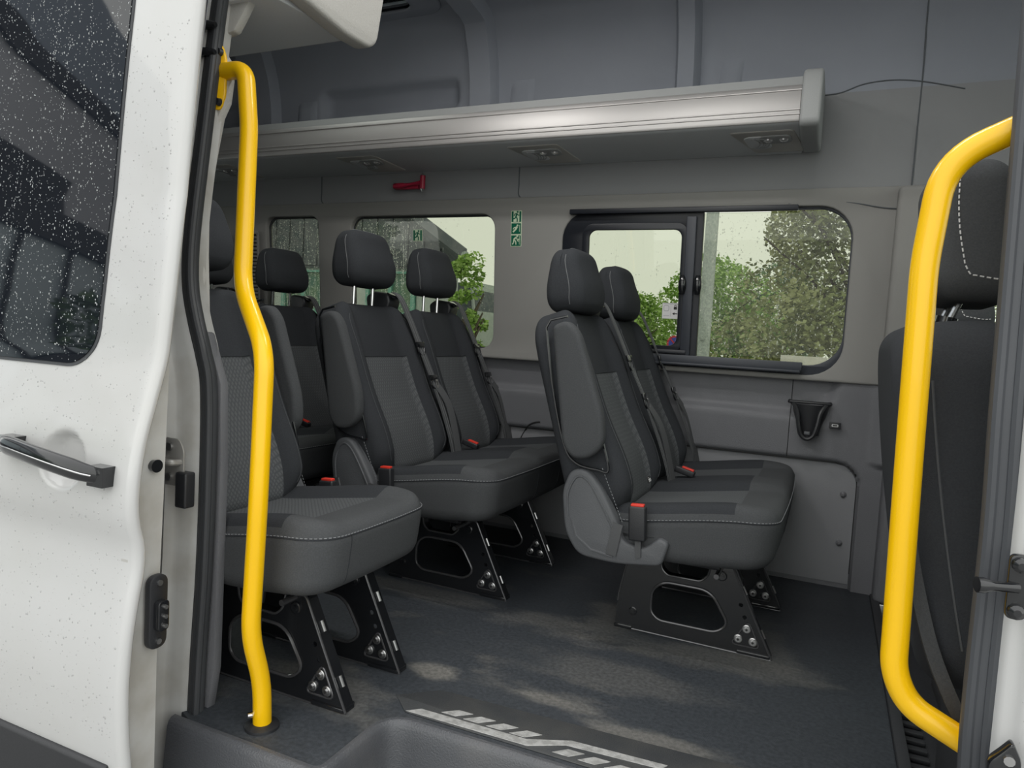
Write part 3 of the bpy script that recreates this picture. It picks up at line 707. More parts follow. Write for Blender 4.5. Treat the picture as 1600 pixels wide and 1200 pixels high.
# ================================================================== DOOR OPENING, FRONT EDGE
P = [(.772, 1.222 + lean(z) * .7, z) for z in (2.2, 1.8, 1.4, 1.2, 1.0, .87, .7, .4, .1, -.3)]; P = spline([(x + (.014 if z < .3 else 0) + (.004 if z < .8 else 0) + .026, y, z) for x, y, z in P], 5)
a = G(); a.tube(P, .021, 14); a.tube([(p[0] - .012, p[1] - .014, p[2]) for p in P], .009, 10); a.tube([(p[0] + .012, p[1] - .016, p[2]) for p in P], .010, 10)
t = struct(a.build('trim_8', 'rubber_right')); t['label'] = 'grey rubber weather seal along the front edge of the door opening'
def bp_(u, v):
    z = -.4 + 2.6 * v; q = [(.018, .03), (.022, -.005), (.035, -.035), (.05, -.042), (.06, -.052), (.075, -.058), (.085, -.048), (.10, -.05), (.14, -.065), (.22, -.07), (.35, -.07)]
    k = u * (len(q) - 1); j = min(int(k), len(q) - 2); f = k - j
    return (.785 + (.014 if z < .3 else 0) + q[j][0] * (1 - f) + q[j + 1][0] * f, 1.222 + lean(z) * .7 + q[j][1] * (1 - f) + q[j + 1][1] * f, z)
a = G(); a.grid(30, 60, bp_); t = struct(a.build('wall_right', 'white_paint', smooth=60)); t['label'] = 'white painted pillar in front of the door opening, wet with rain'
def fr_(u, v):
    z = .2 + 1.2 * v; p = bp_(.35 + .6 * u, (z + .4) / 2.6); return (p, -1)
drops('rain_drops', 420, fr_, (.0007, .0022), t, 'drop_white', seed=9)
gp = thing('guide_pin', 'black steel guide pin and bracket sticking out of the white front pillar', 'door pin', (.818, 1.158, .650))
a = G(); a.plate(fillet([(-.012, -.045), (.012, -.045), (.02, 0), (.012, .045), (-.012, .045)], .01), [], lambda u, v, t: (u, -t, v), .012); b_ = a.build('bracket', 'gloss_black', gp, bevel=.003)
for z in (.032, -.032):
    q = G(); q.tube([(0, -.010, z), (0, -.020, z), (0, -.024, z)], [.011, .010, .005], 12); q.build('screw_head', 'gloss_black', gp)
a = G(); a.tube([(0, -.012, 0), (-.03, -.022, 0), (-.043, -.026, 0), (-.050, -.028, 0)], [.007, .007, .011, .011], 12); a.build('pin', 'gloss_black', gp)
lw = thing('lower_catch', 'black pointed plastic catch low on the white front pillar', 'door catch', (.826, 1.158, .395))
a = G(); a.plate(fillet([(-.022, -.12), (.016, -.12), (.016, .02), (.004, .045), (-.006, .03), (-.022, .01)], .008), [], lambda u, v, t: (u, -t, v), .02); a.build('catch_body', 'gloss_black', lw, bevel=.004)
q = G(); q.cyl((.0, -.02, .02), (.0, -.026, .02), .007, 10); q.build('screw_head', 'bolt', lw)

# ================================================================== YELLOW GRAB HANDLES
hl = thing('grab_handle', 'yellow enamelled grab handle bent down to the floor at the rear edge of the doorway', 'grab handle', (-.59, 1.255, 0), 'yellow grab handles at the doorway')
P = [(-.875, 1.349, 1.567), (-.800, 1.349, 1.567), (-.775, 1.341, 1.42), (-.742, 1.302, 1.03), (-.598, 1.232, .885), (-.582, 1.210, .55), (-.594, 1.211, .24), (-.590, 1.250, .11), (-.590, 1.255, .004)]
P = fillet(P, [0, .075, .03, .06, .06, .05, .05, .05, 0], 9, False); O = Vector((-.59, 1.255, 0))
a = G(); a.tube([Vector(p) - O for p in P], .0212, 24); a.build('tube', 'yellow', hl, smooth=60)
a = G(); a.plate(fillet([(-.035, -.065), (.012, -.085), (.034, -.05), (.034, .05), (.012, .085), (-.020, .068)], .02, 5), [], lambda u, v, t: (-.878 - O.x + u * .55, 1.332 - O.y + t + u * .3, 1.550 + v), .007); br = a.build('mounting_plate', 'yellow', hl, bevel=.002)
for dz in (-.062, .058):
    q = G(); q.tube([(-.868 - O.x, 1.334 - O.y, 1.55 + dz), (-.868 - O.x, 1.324 - O.y, 1.55 + dz)], [.010, .008], 12); q.build('mounting_screw', 'black_plastic', br)
a = G(); a.tube([(0, 0, -.0), (0, 0, .006), (0, 0, .012)], [.040, .039, .026], 28); a.build('foot_ring', 'black_plastic', hl)
a = G(); a.cyl((-.014, -.012, .032), (-.022, -.026, .033), .0075, 12); a.build('foot_screw', 'chrome', hl)
hr = thing('grab_handle', 'yellow enamelled C-shaped grab handle at the front edge of the doorway', 'grab handle', (.79, 1.30, .36), 'yellow grab handles at the doorway')
O = Vector((.79, 1.30, .36))
P = [(.812, 1.285, 1.312), (.700, 1.30, 1.262), (.686, 1.30, 1.10), (.690, 1.30, .80), (.696, 1.30, .44), (.722, 1.30, .388), (.812, 1.285, .352)]
P = fillet(P, [0, .085, .03, .03, .07, .07, 0], 9, False)
a = G(); a.tube([Vector(p) - O for p in P], .0205, 24); a.build('tube', 'yellow', hr, smooth=60)
for z in (1.300, .356):
    q = G(); q.plate(fillet([(-.035, -.05), (.035, -.05), (.035, .05), (-.035, .05)], .02), [], lambda u, v, t: (.806 - O.x + t, 1.283 - O.y + u, z - O.z + v), .006); m_ = q.build('mounting_plate', 'yellow', hr, bevel=.002)
for z in (1.225, 1.385, .285):
    q = G(); q.tube([(.797 - O.x, 1.262 - O.y, z - O.z), (.797 - O.x, 1.254 - O.y, z - O.z)], [.009, .006], 12); q.build('mounting_screw', 'bolt', hr)

# ================================================================== SEATS
W1 = .525
def SI(W, mir): return (lambda y: W - y) if mir else (lambda y: y)
def seat_back(root, yc, fy, armrest, hz, belt=True, detail=True):
    """one backrest centred at local y=yc; armrest side = low y"""
    P0 = Vector((-.066, 0, .375)); P1 = Vector((-.292, 0, 1.035)); up = (P1 - P0); H = up.length; up.normalize(); fw = Vector((up.z, 0, -up.x))
    hw = W1 / 2 - .0105; IH = .148
    def dfm(p):
        x, y, z = p                        # x: width, y: height, z: front
        t = (y + H / 2) / H
        wsc = 1 - .06 * sst(.75, 1, t) - .03 * (1 - sst(0, .2, t)); x2 = x * wsc
        th = 1.10 - .36 * t
        zz = z * th
        if z > 0:
            bol = sst(.125, .185, abs(x)); zz += .034 * bol * sst(.0, .15, t) * (1 - .5 * sst(.7, 1, t)) - .004 * (1 - bol) + .018 * math.exp(-((t - .22) / .18) ** 2)
        else:
            zz -= .004
        q = P0 + up * (y + H / 2) + fw * zz
        return Vector((q.x, fy(yc + x2), q.z))
    rb = RB(hw, H / 2, .078, .095, .045, dfm)
    def mf(x, y, z):
        if z > .07 and abs(x) < IH:
            return 1 if y < H / 2 - .225 else 2
        return 0 if z > .04 or abs(x) < .2 else 0
    q = G(); rb.mesh(q, .016, ex=(-IH, IH), ey=(H / 2 - .225,), matf=mf)
    bk = q.build('backrest', ['fabric', 'insert', 'fabric'], root, smooth=80)
    # seams: insert edge and side piping
    def front(x, y, o=.0012):
        a_ = rb.map(x, y, .078); return a_ + Vector((fw.x, 0, fw.z)) * o
    q = G(); q.tube([front(-IH + 2 * IH * k / 12, H / 2 - .225) for k in range(13)], .0018, 5); q.build('seam', 'fabric', bk)
    for s_ in (-1, 1):
        q = G(); q.tube([front(s_ * .205, -H / 2 + .05 + (H - .10) * k / 24, .0005) for k in range(25)], .0013, 5); q.build('seam', 'seam_thread', bk)
    # headrest
    c = Vector((-.268, 0, hz)); hu = Vector((-.10, 0, 1)).normalized(); hf = Vector((hu.z, 0, -hu.x))
    def hd_(p):
        x, y, z = p; t = (y + .108) / .216
        x2 = x * (1 - .11 * sst(.35, 1.05, t)); z2 = z * (1 - .22 * sst(.3, 1, t)) + (.012 if z > 0 else -.004) * math.exp(-((t - .35) / .3) ** 2)
        if z > 0: z2 += -.018 * (x / .14) ** 2
        r_ = c + hu * y + hf * z2; return Vector((r_.x, fy(yc + x2), r_.z))
    hb = RB(.148, .108, .066, .055, .038, hd_); q = G(); hb.mesh(q, .014); hd = q.build('headrest', 'fabric', root, smooth=80)
    for s_ in (-1, 1):
        q = G(); q.tube([hb.map(s_ * .148, -.09 + .18 * k / 14, .03) for k in range(15)], .0014, 5); q.build('seam', 'piping', hd)
    q = G(); q.tube([hb.map(-.11 + .22 * k / 14, .108, .03) for k in range(15)], .0014, 5); q.build('seam', 'piping', hd)
    zt = 1.028
    for s_ in (-.062, .062):
        q = G(); q.cyl((-.272, fy(yc + s_), zt - .02), (-.270, fy(yc + s_), hz - .06), .0068, 10); q.build('headrest_post', 'chrome', root)
        q = G(); q.tube([(-.272, fy(yc + s_), zt - .015), (-.272, fy(yc + s_), zt + .012), (-.272, fy(yc + s_), zt + .016)], [.019, .018, .012], 14); q.build('post_collar', 'gloss_black', root)
    # belt guide on the outer shoulder and the belt
    gy = yc + .185
    q = G(); q.plate(fillet([(-.085, -.05), (.035, -.05), (.05, .0), (.03, .038), (-.05, .048), (-.095, .02)], .018, 5), [], lambda u, v, t: (-.285 + u * .85, fy(gy - .04 + t), 1.070 + v * .85), .085)
    gd = q.build('belt_guide', 'black_plastic', root, bevel=.01, seg=3)
    q = G(); q.box((-.245, fy(gy), 1.092), (.045, .062, .008), Matrix.Rotation(.5, 3, 'Y')); q.build('guide_slot', 'gloss_black', gd, bevel=.002)
    bx = [(-.285, gy - .005, 1.108), (-.25, gy, 1.085), (-.205, gy + .008, 1.0), (-.155, gy + .018, .892), (-.092, gy + .028, .76), (-.040, gy + .034, .64), (.005, gy + .038, .52), (.030, gy + .040, .43)]
    off_ = .036
    P = spline([(x + off_, fy(y), z) for x, y, z in bx], 5)
    q = G(); q.ribbon(P, (0, 1, 0), .044, .0022); bl = q.build('seat_belt', 'belt', root)
    for s_ in (-.008, .008):
        q = G(); q.tube([(p[0] + .0016, p[1] + s_, p[2]) for p in P], .0011, 4); q.build('belt_rib', 'belt_line', bl)
    P2 = spline([(-.085, fy(gy + .030), .745), (-.03, fy(gy + .058), .66), (.004, fy(gy + .062), .56), (.036, fy(gy + .060), .44)], 5)
    q = G(); q.ribbon([(p[0] + off_, p[1], p[2]) for p in P2], (.2, 1, 0), .040, .0022); q.build('lap_belt', 'belt', root)
    for (x, z, nm) in ((-.158, .895, 'belt_adjuster'), (-.093, .76, 'belt_tongue')):
        dv = Vector((.045, 0, -.14)).normalized(); nn = Vector((-dv.z, 0, dv.x)); y_ = gy + (.014 if z > .8 else .024)
        R_ = Matrix(((nn.x, 0, dv.x), (0, 1, 0), (nn.z, 0, dv.z)))
        q = G(); q.box((x + off_ + .006, fy(y_), z), (.010, .058, .022), R_); q.tube([Vector((x + off_ + .010, fy(y_ + s_), z - .012)) + dv * d_ for s_, d_ in ((-.024, 0), (-.024, .02), (-.012, .034), (.012, .034), (.024, .02), (.024, 0))], .004, 8)
        o_ = q.build(nm, 'gloss_black', root, bevel=.002)
        if nm == 'belt_tongue':
            q = G(); q.plate(rrect(-.010, -.045, .010, -.008, .004), [rrect(-.005, -.034, .005, -.016, .002)], lambda u, v, t: tuple(Vector((x + off_ + .012, fy(y_ + .012) + u, z)) + dv * (-v) + nn * t), .002); q.build('tongue_blade', 'chrome', o_)
    if armrest:
        ya = yc - W1 / 2 - .002
        out = fillet([(-.235, .992), (-.185, 1.012), (-.145, .975), (-.052, .72), (-.046, .635), (-.085, .590), (-.145, .583), (-.178, .625)], [.02, .025, .03, .05, .035, .03, .035, .05], 6)
        q = G(); q.plate(out, [], lambda u, v, t: (u, fy(ya - .048 + t), v), .05); q.build('armrest', 'fabric_side', root, bevel=.016, seg=4, smooth=60)
        q = G(); q.tube([(x, fy(ya + .004), z) for x, z in spline([(-.20, .55 + .0), (-.262, .80), (-.268, .99), (-.24, 1.012), (-.19, 1.028)], 6)][::1], .0035, 6)
        q2 = spline([Vector((-.268, 0, .985)), Vector((-.235, 0, .80)), Vector((-.185, 0, .62)), Vector((-.14, 0, .565)), Vector((-.07, 0, .553)), Vector((-.035, 0, .556)), Vector((-.058, 0, .64))], 6)
        q = G(); q.tube([(-.20, fy(ya - .002), 1.024), (-.255, fy(ya - .002), 1.010)] + [(p.x, fy(ya - .003), p.z) for p in q2], .004, 6); q.build('armrest_trim', 'gloss_black', root)
    return rb, fy

def seat_unit(name, label, cat, loc, n, mir=False, hz=1.155, group=None):
    root = thing(name, label, cat, loc, group); W = W1 * n; fy = SI(W, mir)
    # cushion
    cx, hl_ = .215, .256
    def dfc(p):
        x, y, z = p; t = (x + hl_) / (2 * hl_)           # x forward, y across
        zz = z + (-.050 + .058 * sst(-.1, .95, t) if z > 0 else (.020 * sst(.4, 1, t) - .006) * min(1, -z / .03))
        if z > 0:
            yy = (y + W / 2) % W1 - W1 / 2; bol = sst(.13, .2, abs(yy))
            edge_ = 1 - sst(.0, .05, W / 2 - abs(y)) * 0
            kk = sst(.055, .085, z); zz += kk * (.022 * bol * (1 - .6 * sst(.7, 1, t))) - kk * .006 * (1 - bol) * (1 - sst(.6, .95, t))
        xx = x - .02 * (1 - (z + .085) / .17) * sst(.7, 1, t)
        xx += .012 * (1 - (abs(y) / (W / 2)) ** 2) * sst(.8, 1, t)
        return Vector((cx + xx, fy(W / 2 + y), .385 + zz))
    rb = RB(hl_, W / 2, .088, .085, .045, dfc)
    def mf(x, y, z):
        yy = (y + W / 2) % W1 - W1 / 2
        if z > .08 and x < .13: return 1 if abs(yy) < .14 else 2
        return 0
    ey = []
    for k in range(n): ey += [-W / 2 + W1 * (k + .5) - .14, -W / 2 + W1 * (k + .5) + .14]
    q = G(); rb.mesh(q, .019, ex=(.13,), ey=ey, matf=mf); cu = q.build('cushion', ['fabric_side', 'insert', 'fabric'], root, smooth=80)
    def edgeline(k):   # along both sides and the front, where top meets side
        L = []; a_, b_ = hl_, W / 2; zz = .062
        for s in range(26): L.append(rb.map(-a_ + .03 + (2 * a_ - .03) * s / 25, -b_, zz))
        for s in range(1, 40 * n): L.append(rb.map(a_, -b_ + 2 * b_ * s / (40 * n), zz))
        for s in range(26): L.append(rb.map(a_ - (2 * a_ - .03) * s / 25, b_, zz))
        return L
    L = edgeline(0); q = G(); q.tube(L, .0022, 5); q.build('cushion_seam', 'fabric', cu)
    c0 = Vector((cx, fy(W / 2), .42)); Lo = [p + (p - c0).normalized() * .0022 + Vector((0, 0, .004)) for p in L]
    q = G(); dashes(q, Lo, .0065, .0045, .0011); q.build('stitching', 'stitch', cu, kind='stuff')
    for yl in ((W1 * .78,) if n == 1 else (W1 * .78, W - W1 * .78)):
        q = G(); q.tube([rb.map(hl_, -W / 2 + yl, -.07 + .13 * k / 10) for k in range(11)], .0014, 5); q.build('seam', 'fabric', cu)
    for k in range(n):
        seat_back(root, W1 * (k + .5), fy, k == 0, hz)
    # base pan
    a = G(); a.box((.16, fy(W / 2), .285), (.30, W - .16, .016)); a.build('seat_pan', 'black_plastic', root, bevel=.008)
    # buckles
    for k in range(n):
        y = W1 * k + (-.028 if k == 0 else .03); x, z = (.073, .412) if k == 0 else (.10, .435)
        R_ = Matrix.Rotation(-.06, 3, 'Y')
        if k == 0:
            a = G(); a.box((x, fy(y), z), (.052, .028, .105), R_); b = a.build('buckle', 'black_plastic', root, bevel=.006, seg=3)
            a = G(); a.box((x - .003, fy(y), z + .055), (.040, .019, .008), R_); a.build('release_button', 'red', b, bevel=.002)
            a = G(); a.box((x + .005, fy(y + .003), z - .075), (.018, .006, .06), R_); a.build('buckle_stalk', 'belt', root)
        else:
            a = G(); a.box((x, fy(y), z + .05), (.075, .028, .024), Matrix.Rotation(.25, 3, 'Y')); b = a.build('buckle', 'black_plastic', root, bevel=.005, seg=3)
            a = G(); a.box((x + .012, fy(y), z + .061), (.045, .018, .008), Matrix.Rotation(.25, 3, 'Y')); a.build('release_button', 'red', b, bevel=.002)
    # moulded side cover
    out = fillet([(-.160, .345), (-.178, .48), (-.150, .548), (-.100, .552), (-.055, .505), (.010, .400), (.030, .345), (.098, .335), (.138, .375), (.170, .362), (.150, .290), (.010, .272), (-.112, .280)],
                 [.05, .04, .04, .04, .06, .03, .02, .02, .015, .02, .02, .05, .03], 5)
    a = G(); a.plate(out, [], lambda u, v, t: (u, fy(-.022 + t), v), .05); sc = a.build('side_cover', 'seat_plastic', root, bevel=.009, seg=3, smooth=60)
    ins = spline([Vector(p) for p in [(-.150, -.024, .40), (-.155, -.024, .47), (-.130, -.024, .525), (-.095, -.024, .52), (-.05, -.024, .46), (.0, -.024, .375)]], 5)
    a = G(); a.tube([(p.x, fy(p.y + .001), p.z) for p in ins], .0035, 6); a.build('cover_rib', 'seat_plastic', sc); a = G(); a.tube([(p[0], fy(-.022), p[1]) for p in [(-.14, .40), (-.12, .34), (-.07, .305), (.0, .295)]], .004, 6); a.build('cover_rib', 'seat_plastic', sc)
    a = G(); a.ribbon([(.012, fy(-.026), .40), (.006, fy(-.030), .36), (-.004, fy(-.026), .30)], (1, 0, .15), .032, .003); a.build('anchor_strap', 'belt', root)
    # lower back stitch
    q = G(); dashes(q, [(-.055 + .03 * 0 + .075 * k / 8, fy(-.0045), .56 - .16 * k / 8) for k in range(9)], .006, .0045, .0011); q.build('stitching', 'stitch', root, kind='stuff')
    # legs
    ys = (.175, .640) if n == 2 else (.119, .359)
    fyl = fy; fy = (lambda y: y)
    for li, y in enumerate(ys):
        O_ = fillet([(-.030, 0), (.470, 0), (.335, .272), (.272, .272), (.262, .225), (.24, .205), (.135, .205), (.115, .222), (.105, .272), (.008, .272), (-.022, .12)], [.004, .006, .012, .01, .012, .01, .01, .012, .01, .02, .03], 4)
        Hh = fillet([(.088, .075), (.088, .150), (.125, .182), (.275, .182), (.335, .085), (.300, .052), (.115, .052)], [.03, .03, .03, .04, .04, .03, .03], 5)
        a = G(); a.plate(O_, [Hh, [(.382 + .007 * math.cos(t), .118 + .007 * math.sin(t)) for t in [k * PI / 5 for k in range(10)]], [(.368 + .007 * math.cos(t), .155 + .007 * math.sin(t)) for t in [k * PI / 5 for k in range(10)]]], lambda u, v, t: (u, fy(y + t), v), .004)
        # rim flange all round, turned inwards
        m_ = len(O_)
        for k in range(m_):
            p, r_ = O_[k], O_[(k + 1) % m_]
            if p[1] < .001 and r_[1] < .001: continue
            a.add([(p[0], fy(y), p[1]), (r_[0], fy(y), r_[1]), (r_[0], fy(y + .038), r_[1]), (p[0], fy(y + .038), p[1])], [(0, 1, 2, 3)])
        lg = a.build('leg_frame', 'leg_steel', root, bevel=0, smooth=40)
        tri_ = fillet([(.345, .028), (.435, .028), (.395, .110)], .02, 5)
        a = G(); a.tube([(p[0], fy(y - .002), p[1]) for p in Hh], .0045, 8, closed=True); a.build('pressed_rim', 'leg_rim', lg)
        a = G(); a.tube([(p[0], fy(y + .0005), p[1]) for p in O_ if p[1] > .003 or p[0] > .4], .0036, 8); a.build('edge_rim', 'leg_rim', lg)
        a = G(); a.tube([(p[0], fy(y - .001), p[1]) for p in tri_], .0028, 6, closed=True); a.build('pressed_rim', 'leg_rim', lg)
        for (bx_, bz) in ((.368, .048), (.412, .046), (.391, .083), (.025, .238), (.305, .236), (.030, .065)):
            r0 = .0135 if bz < .2 else .016
            q = G(); q.tube([(bx_, fy(y), bz), (bx_, fy(y - .004), bz), (bx_, fy(y - .0055), bz)], [r0, r0, r0 * .8], 16); q.tube([(bx_, fy(y - .004), bz), (bx_, fy(y - .010), bz)], r0 * .5, 6)
            bo = q.build('bolt', 'bolt' if bz < .2 and bx_ > .2 else 'leg_steel', lg, smooth=18)
            if bz < .2 and bx_ > .2:
                q = G(); q.tube([(bx_, fy(y - .0095), bz), (bx_, fy(y - .0104), bz)], r0 * .3, 6); q.build('socket', 'ink', bo)
        for cxx, cw_ in ((.415, .10), (.0, .06)):
            a = G(); a.box((cxx, fy(y + .02), .007), (cw_, .05, .012)); a.build('floor_clamp', 'gloss_black', lg, bevel=.003)
        for tt in (.25, .72):
            px_, pz = .470 - .135 * tt, .272 * tt; q = G(); dv = Vector((-.135, 0, .272)).normalized(); c_ = Vector((px_ + .002, fy(y + .022), pz))
            q.tube([c_ + dv * d_ for d_ in (-.014, .014)], .0045, 8); q.build('flange_slot', 'bolt', lg)
    fy = fyl
    for xx_ in (.30, .03):
        a = G(); a.cyl((xx_, fy(.07), .262), (xx_, fy(W - .07), .262), .008, 10); a.build('cross_tube', 'leg_rim', root)
    return root

sa = seat_unit('double_seat', 'dark grey double seat of the front row, beside the large sliding window', 'seat', (0, 2.115, 0), 2, hz=1.150, group='two-place seats along the far wall')
tg = G(); tg.box((.050, .185, .508), (.003, .036, .020), Matrix.Rotation(-.36, 3, 'Y')); tgo = tg.build('fabric_tag', 'ink', sa, bevel=.0008)
fc = bpy.data.curves.new('tag_lettering', 'FONT'); fc.body = 'iso'; fc.size = .024; fc.extrude = .0004; fc.align_x = 'CENTER'; fc.align_y = 'CENTER'; fc.materials.append(M['paper'])
tmp = bpy.data.objects.new('tmp_text', fc); COL.objects.link(tmp); bpy.context.view_layer.update()
tme = bpy.data.meshes.new_from_object(tmp.evaluated_get(bpy.context.evaluated_depsgraph_get())); bpy.data.objects.remove(tmp)
tme.name = 'tag_lettering'; fo_ = bpy.data.objects.new('tag_lettering', tme); COL.objects.link(fo_); fo_.parent = tgo; fo_.location = (.0528, .185, .5088)
fo_.rotation_euler = (Matrix.Rotation(-.36, 4, 'Y') @ Matrix.Rotation(PI / 2, 4, 'Z') @ Matrix.Rotation(PI / 2, 4, 'X')).to_euler()
sb = seat_unit('double_seat', 'dark grey double seat of the middle row with raised headrests', 'seat', (-.902, 2.115, 0), 2, hz=1.222, group='two-place seats along the far wall')
sc_ = copy_tree(sb); sc_.location = (-1.80, 2.115, 0); sc_['label'] = 'rearmost dark double seat, half hidden behind the middle row and the rear yellow handle'
W1 = .495
sd = seat_unit('single_seat', 'dark grey single seat behind the rear yellow handle, at the doorway', 'seat', (-.925, 1.275, 0), 1, mir=True, hz=1.205)

# ------------------------------------------------------------------ cab seats
def cab_seat(loc, label, hcol, fy_off):
    root = thing('cab_seat', label, 'seat', loc, 'cab seats beyond the front grab handle')
    P0 = Vector((.10, 0, .40)); P1 = Vector((.03, 0, 1.04)); up = (P1 - P0); H = up.length; up.normalize(); fw = Vector((up.z, 0, -up.x))
    def dfm(p):
        x, y, z = p; t = (y + H / 2) / H; q = P0 + up * (y + H / 2) + fw * (z * (1 + .25 * (1 - t)) + (.02 * sst(.1, .2, abs(x)) if z > 0 else 0) + .05 * (1 - t) ** 2)
        return Vector((q.x, x * (1 - .08 * t), q.z))
    rb = RB(.26, H / 2, .085, .11, .05, dfm); q = G(); rb.mesh(q, .02); bk = q.build('backrest', 'fabric', root, smooth=80)
    q = G(); q.tube([rb.map(-.26, -H / 2 + .1 + (H - .2) * k / 20, -.03) for k in range(21)], .0025, 5); q.build('seam', 'seam_thread', bk)
    c = Vector((.075, 0, 1.205))
    def hdm(p):
        x, y, z = p; t = (y + .13) / .26
        return Vector((c.x + z * (1 - .1 * t) - .03 * t + .01, c.y + x * (1 - .15 * t), c.z + y))
    hb = RB(.15, .128, .072, .055, .042, hdm); q = G(); hb.mesh(q, .015); hd = q.build('headrest', 'fabric_side', root, smooth=80)
    Ls = [hb.map(-.15, .11 - .20 * k / 20, -.028) for k in range(18)]
    Lb = [hb.map(-.15, -.075 - .0 * k, -.028 + .07 * k / 8) for k in range(9)]
    Ls = [hb.map(-.15, .115 - .19 * k / 20, -.022 - .008 * math.sin(PI * k / 20)) for k in range(20)] + [hb.map(-.15, -.082 - .010 * math.sin(PI * k / 16), -.016 + .075 * k / 9) for k in range(10)]
    q = G(); dashes(q, [p + Vector((0, -.0012, 0)) for p in spline(Ls, 3)], .0065, .004, .0013); q.build('stitching', 'paper', hd, kind='stuff')
    for s_ in (-.06, .06):
        q = G(); q.cyl((.04, s_, 1.02), (.07, s_, 1.10), .0065, 10); q.build('headrest_post', 'chrome', root)
        q = G(); q.tube([(.04, s_, 1.02), (.046, s_, 1.052)], .018, 14); q.build('post_collar', 'gloss_black', root)
    def cf(p): return Vector((.38 + p.x, p.y, .40 + p.z))
    cb = RB(.27, .26, .08, .09, .05, cf); q = G(); cb.mesh(q, .025); q.build('cushion', 'fabric', root, smooth=80)
    a = G(); a.box((.36, 0, .13), (.44, .46, .36)); a.build('seat_base', 'cab_black', root, bevel=.02)
    a = G(); a.ribbon(spline([(-.005, -.262, .68), (.010, -.266, .61), (.042, -.267, .50), (.082, -.267, .41), (.14, -.26, .30)], 5), (1, .25, .3), .022, .008); a.build('seat_strap', 'fabric_side', root)
    return root
cab_seat((.708, 1.60, -.02), 'dark fabric cab seat with white stitched headrest, seen between front handle and pillar', 'fabric', 0)
cab_seat((.865, 2.72, -.03), 'far cab seat of dark fabric, only its edge showing beside the front yellow handle', 'fabric', 0)

# ================================================================== OVERHEAD LUGGAGE SHELVES
def shelf_body(root, x0, x1, sgn, yo):
    """profile runs in (Y,Z); sgn mirrors for the door side"""
    def pl(pts, name, m, xa=x0, xb=x1, bevel=.0, th=None):
        q = G(); L = [(yo + sgn * p[0], p[1]) for p in pts]; q.plate(L, [], lambda u, v, t: (xa + t, u, v), xb - xa); return q.build(name, m, root, bevel=bevel, smooth=50)
    pl([(.030, 1.790), (.062, 1.945), (.072, 1.948), (.075, 1.94), (.05, 1.80), (.36, 1.80), (.36, 1.775), (.03, 1.775)], 'rack_lip', 'shelf_plastic')
    pl([(.0, 1.778), (.022, 1.892), (.03, 1.906), (.042, 1.906), (.045, 1.80), (.02, 1.770), (.003, 1.768)], 'metal_front', 'alu', bevel=.003)
    q = G()
    for z in (1.795, 1.812, 1.885): q.tube([(xx, yo + sgn * ((z - 1.778) * .193 - .0015), z) for xx in (x0, x1)], .0028, 6)
    q.build('metal_groove', 'alu', root)
    pl([(.006, 1.768), (.02, 1.776), (.34, 1.776), (.34, 1.742), (.12, 1.756), (.03, 1.762)], 'rack_underside', 'shelf_under', bevel=.003)
far = thing('overhead_shelf', 'long grey luggage shelf above the side windows with a brushed metal front', 'luggage shelf', (0, 0, 0), 'overhead luggage shelves')
shelf_body(far, -3.3, .395, 1, 2.742)
a = G(); a.plate([(y, z) for y, z in fillet([(2.73, 1.77), (2.745, 1.90), (2.775, 1.965), (2.86, 1.968), (3.05, 1.968), (3.08, 1.74), (2.85, 1.735), (2.745, 1.752)], [.015, .03, .03, .02, .02, .02, .03, .015], 4)], [], lambda u, v, t: (.395 + t, u, v), .068)
a.build('end_cap', 'shelf_plastic', far, bevel=.012, seg=3, smooth=60)
def lamp(x0, x1, label, skew=.08):
    r = thing('reading_lamp', label, 'ceiling lamp', (x0, 2.85, 1.765), 'reading lamp units under the far shelf'); L = x1 - x0
    q = G(); q.plate(fillet([(0, -.045), (L - .01, -.045), (L + skew * .3, .19), (skew, .19)], .02, 5), [], lambda u, v, t: (u, v, -.019 - .085 * v + .02 + t - .012, ) if False else (u, v, -.012 - .07 * v + t), .008); q.build('lamp_housing', 'trim_pale', r, bevel=.004)
    q = G(); q.plate(fillet([(.045, .0), (.135, .0), (.150, .13), (.065, .13)], .035, 6), [], lambda u, v, t: (u, v, -.016 - .07 * v + t), .006); sp = q.build('speaker_grille', 'shelf_under', r, bevel=.002)
    for k in range(4):
        q = G(); q.tube([(.075 + k * .012 + .03 * math.sin(t_) , .065 - .05 * math.cos(t_), -.017 - .07 * (.065 - .05 * math.cos(t_))) for t_ in [PI * j / 8 for j in range(9)]], .002, 5); q.build('grille_ring', 'shelf_plastic', sp)
    q = G(); q.plate(rrect(L - .135, -.005, L - .02, .075, .025), [], lambda u, v, t: (u, v, -.017 - .07 * v + t), .006); lz = q.build('lens_bezel', 'shelf_plastic', r, bevel=.002)
    for k in range(2):
        q = G(); c = (L - .103 + k * .055, .035); q.tube([(c[0], c[1], -.017), (c[0], c[1], -.023), (c[0], c[1], -.027)], [.018, .015, .007], 14); q.build('lamp_lens', 'glass_lens', lz)
for x0, x1, lb in ((.145, .385, 'reading lamp and air vent unit at the front end of the far shelf'), (-.78, -.535, 'reading lamp unit under the middle of the far shelf, above the sign on the pillar'),
                   (-1.69, -1.45, 'reading lamp unit under the far shelf, directly above the red hammer'), (-2.60, -2.36, 'dim rearmost reading lamp unit behind the rear yellow handle')):
    lamp(x0, x1, lb)
near = thing('overhead_shelf', 'pale end of the door-side luggage shelf hanging at the top beside the hatch', 'luggage shelf', (0, 0, 0), 'overhead luggage shelves')
shelf_body(near, -3.3, -.745, -1, 1.70)
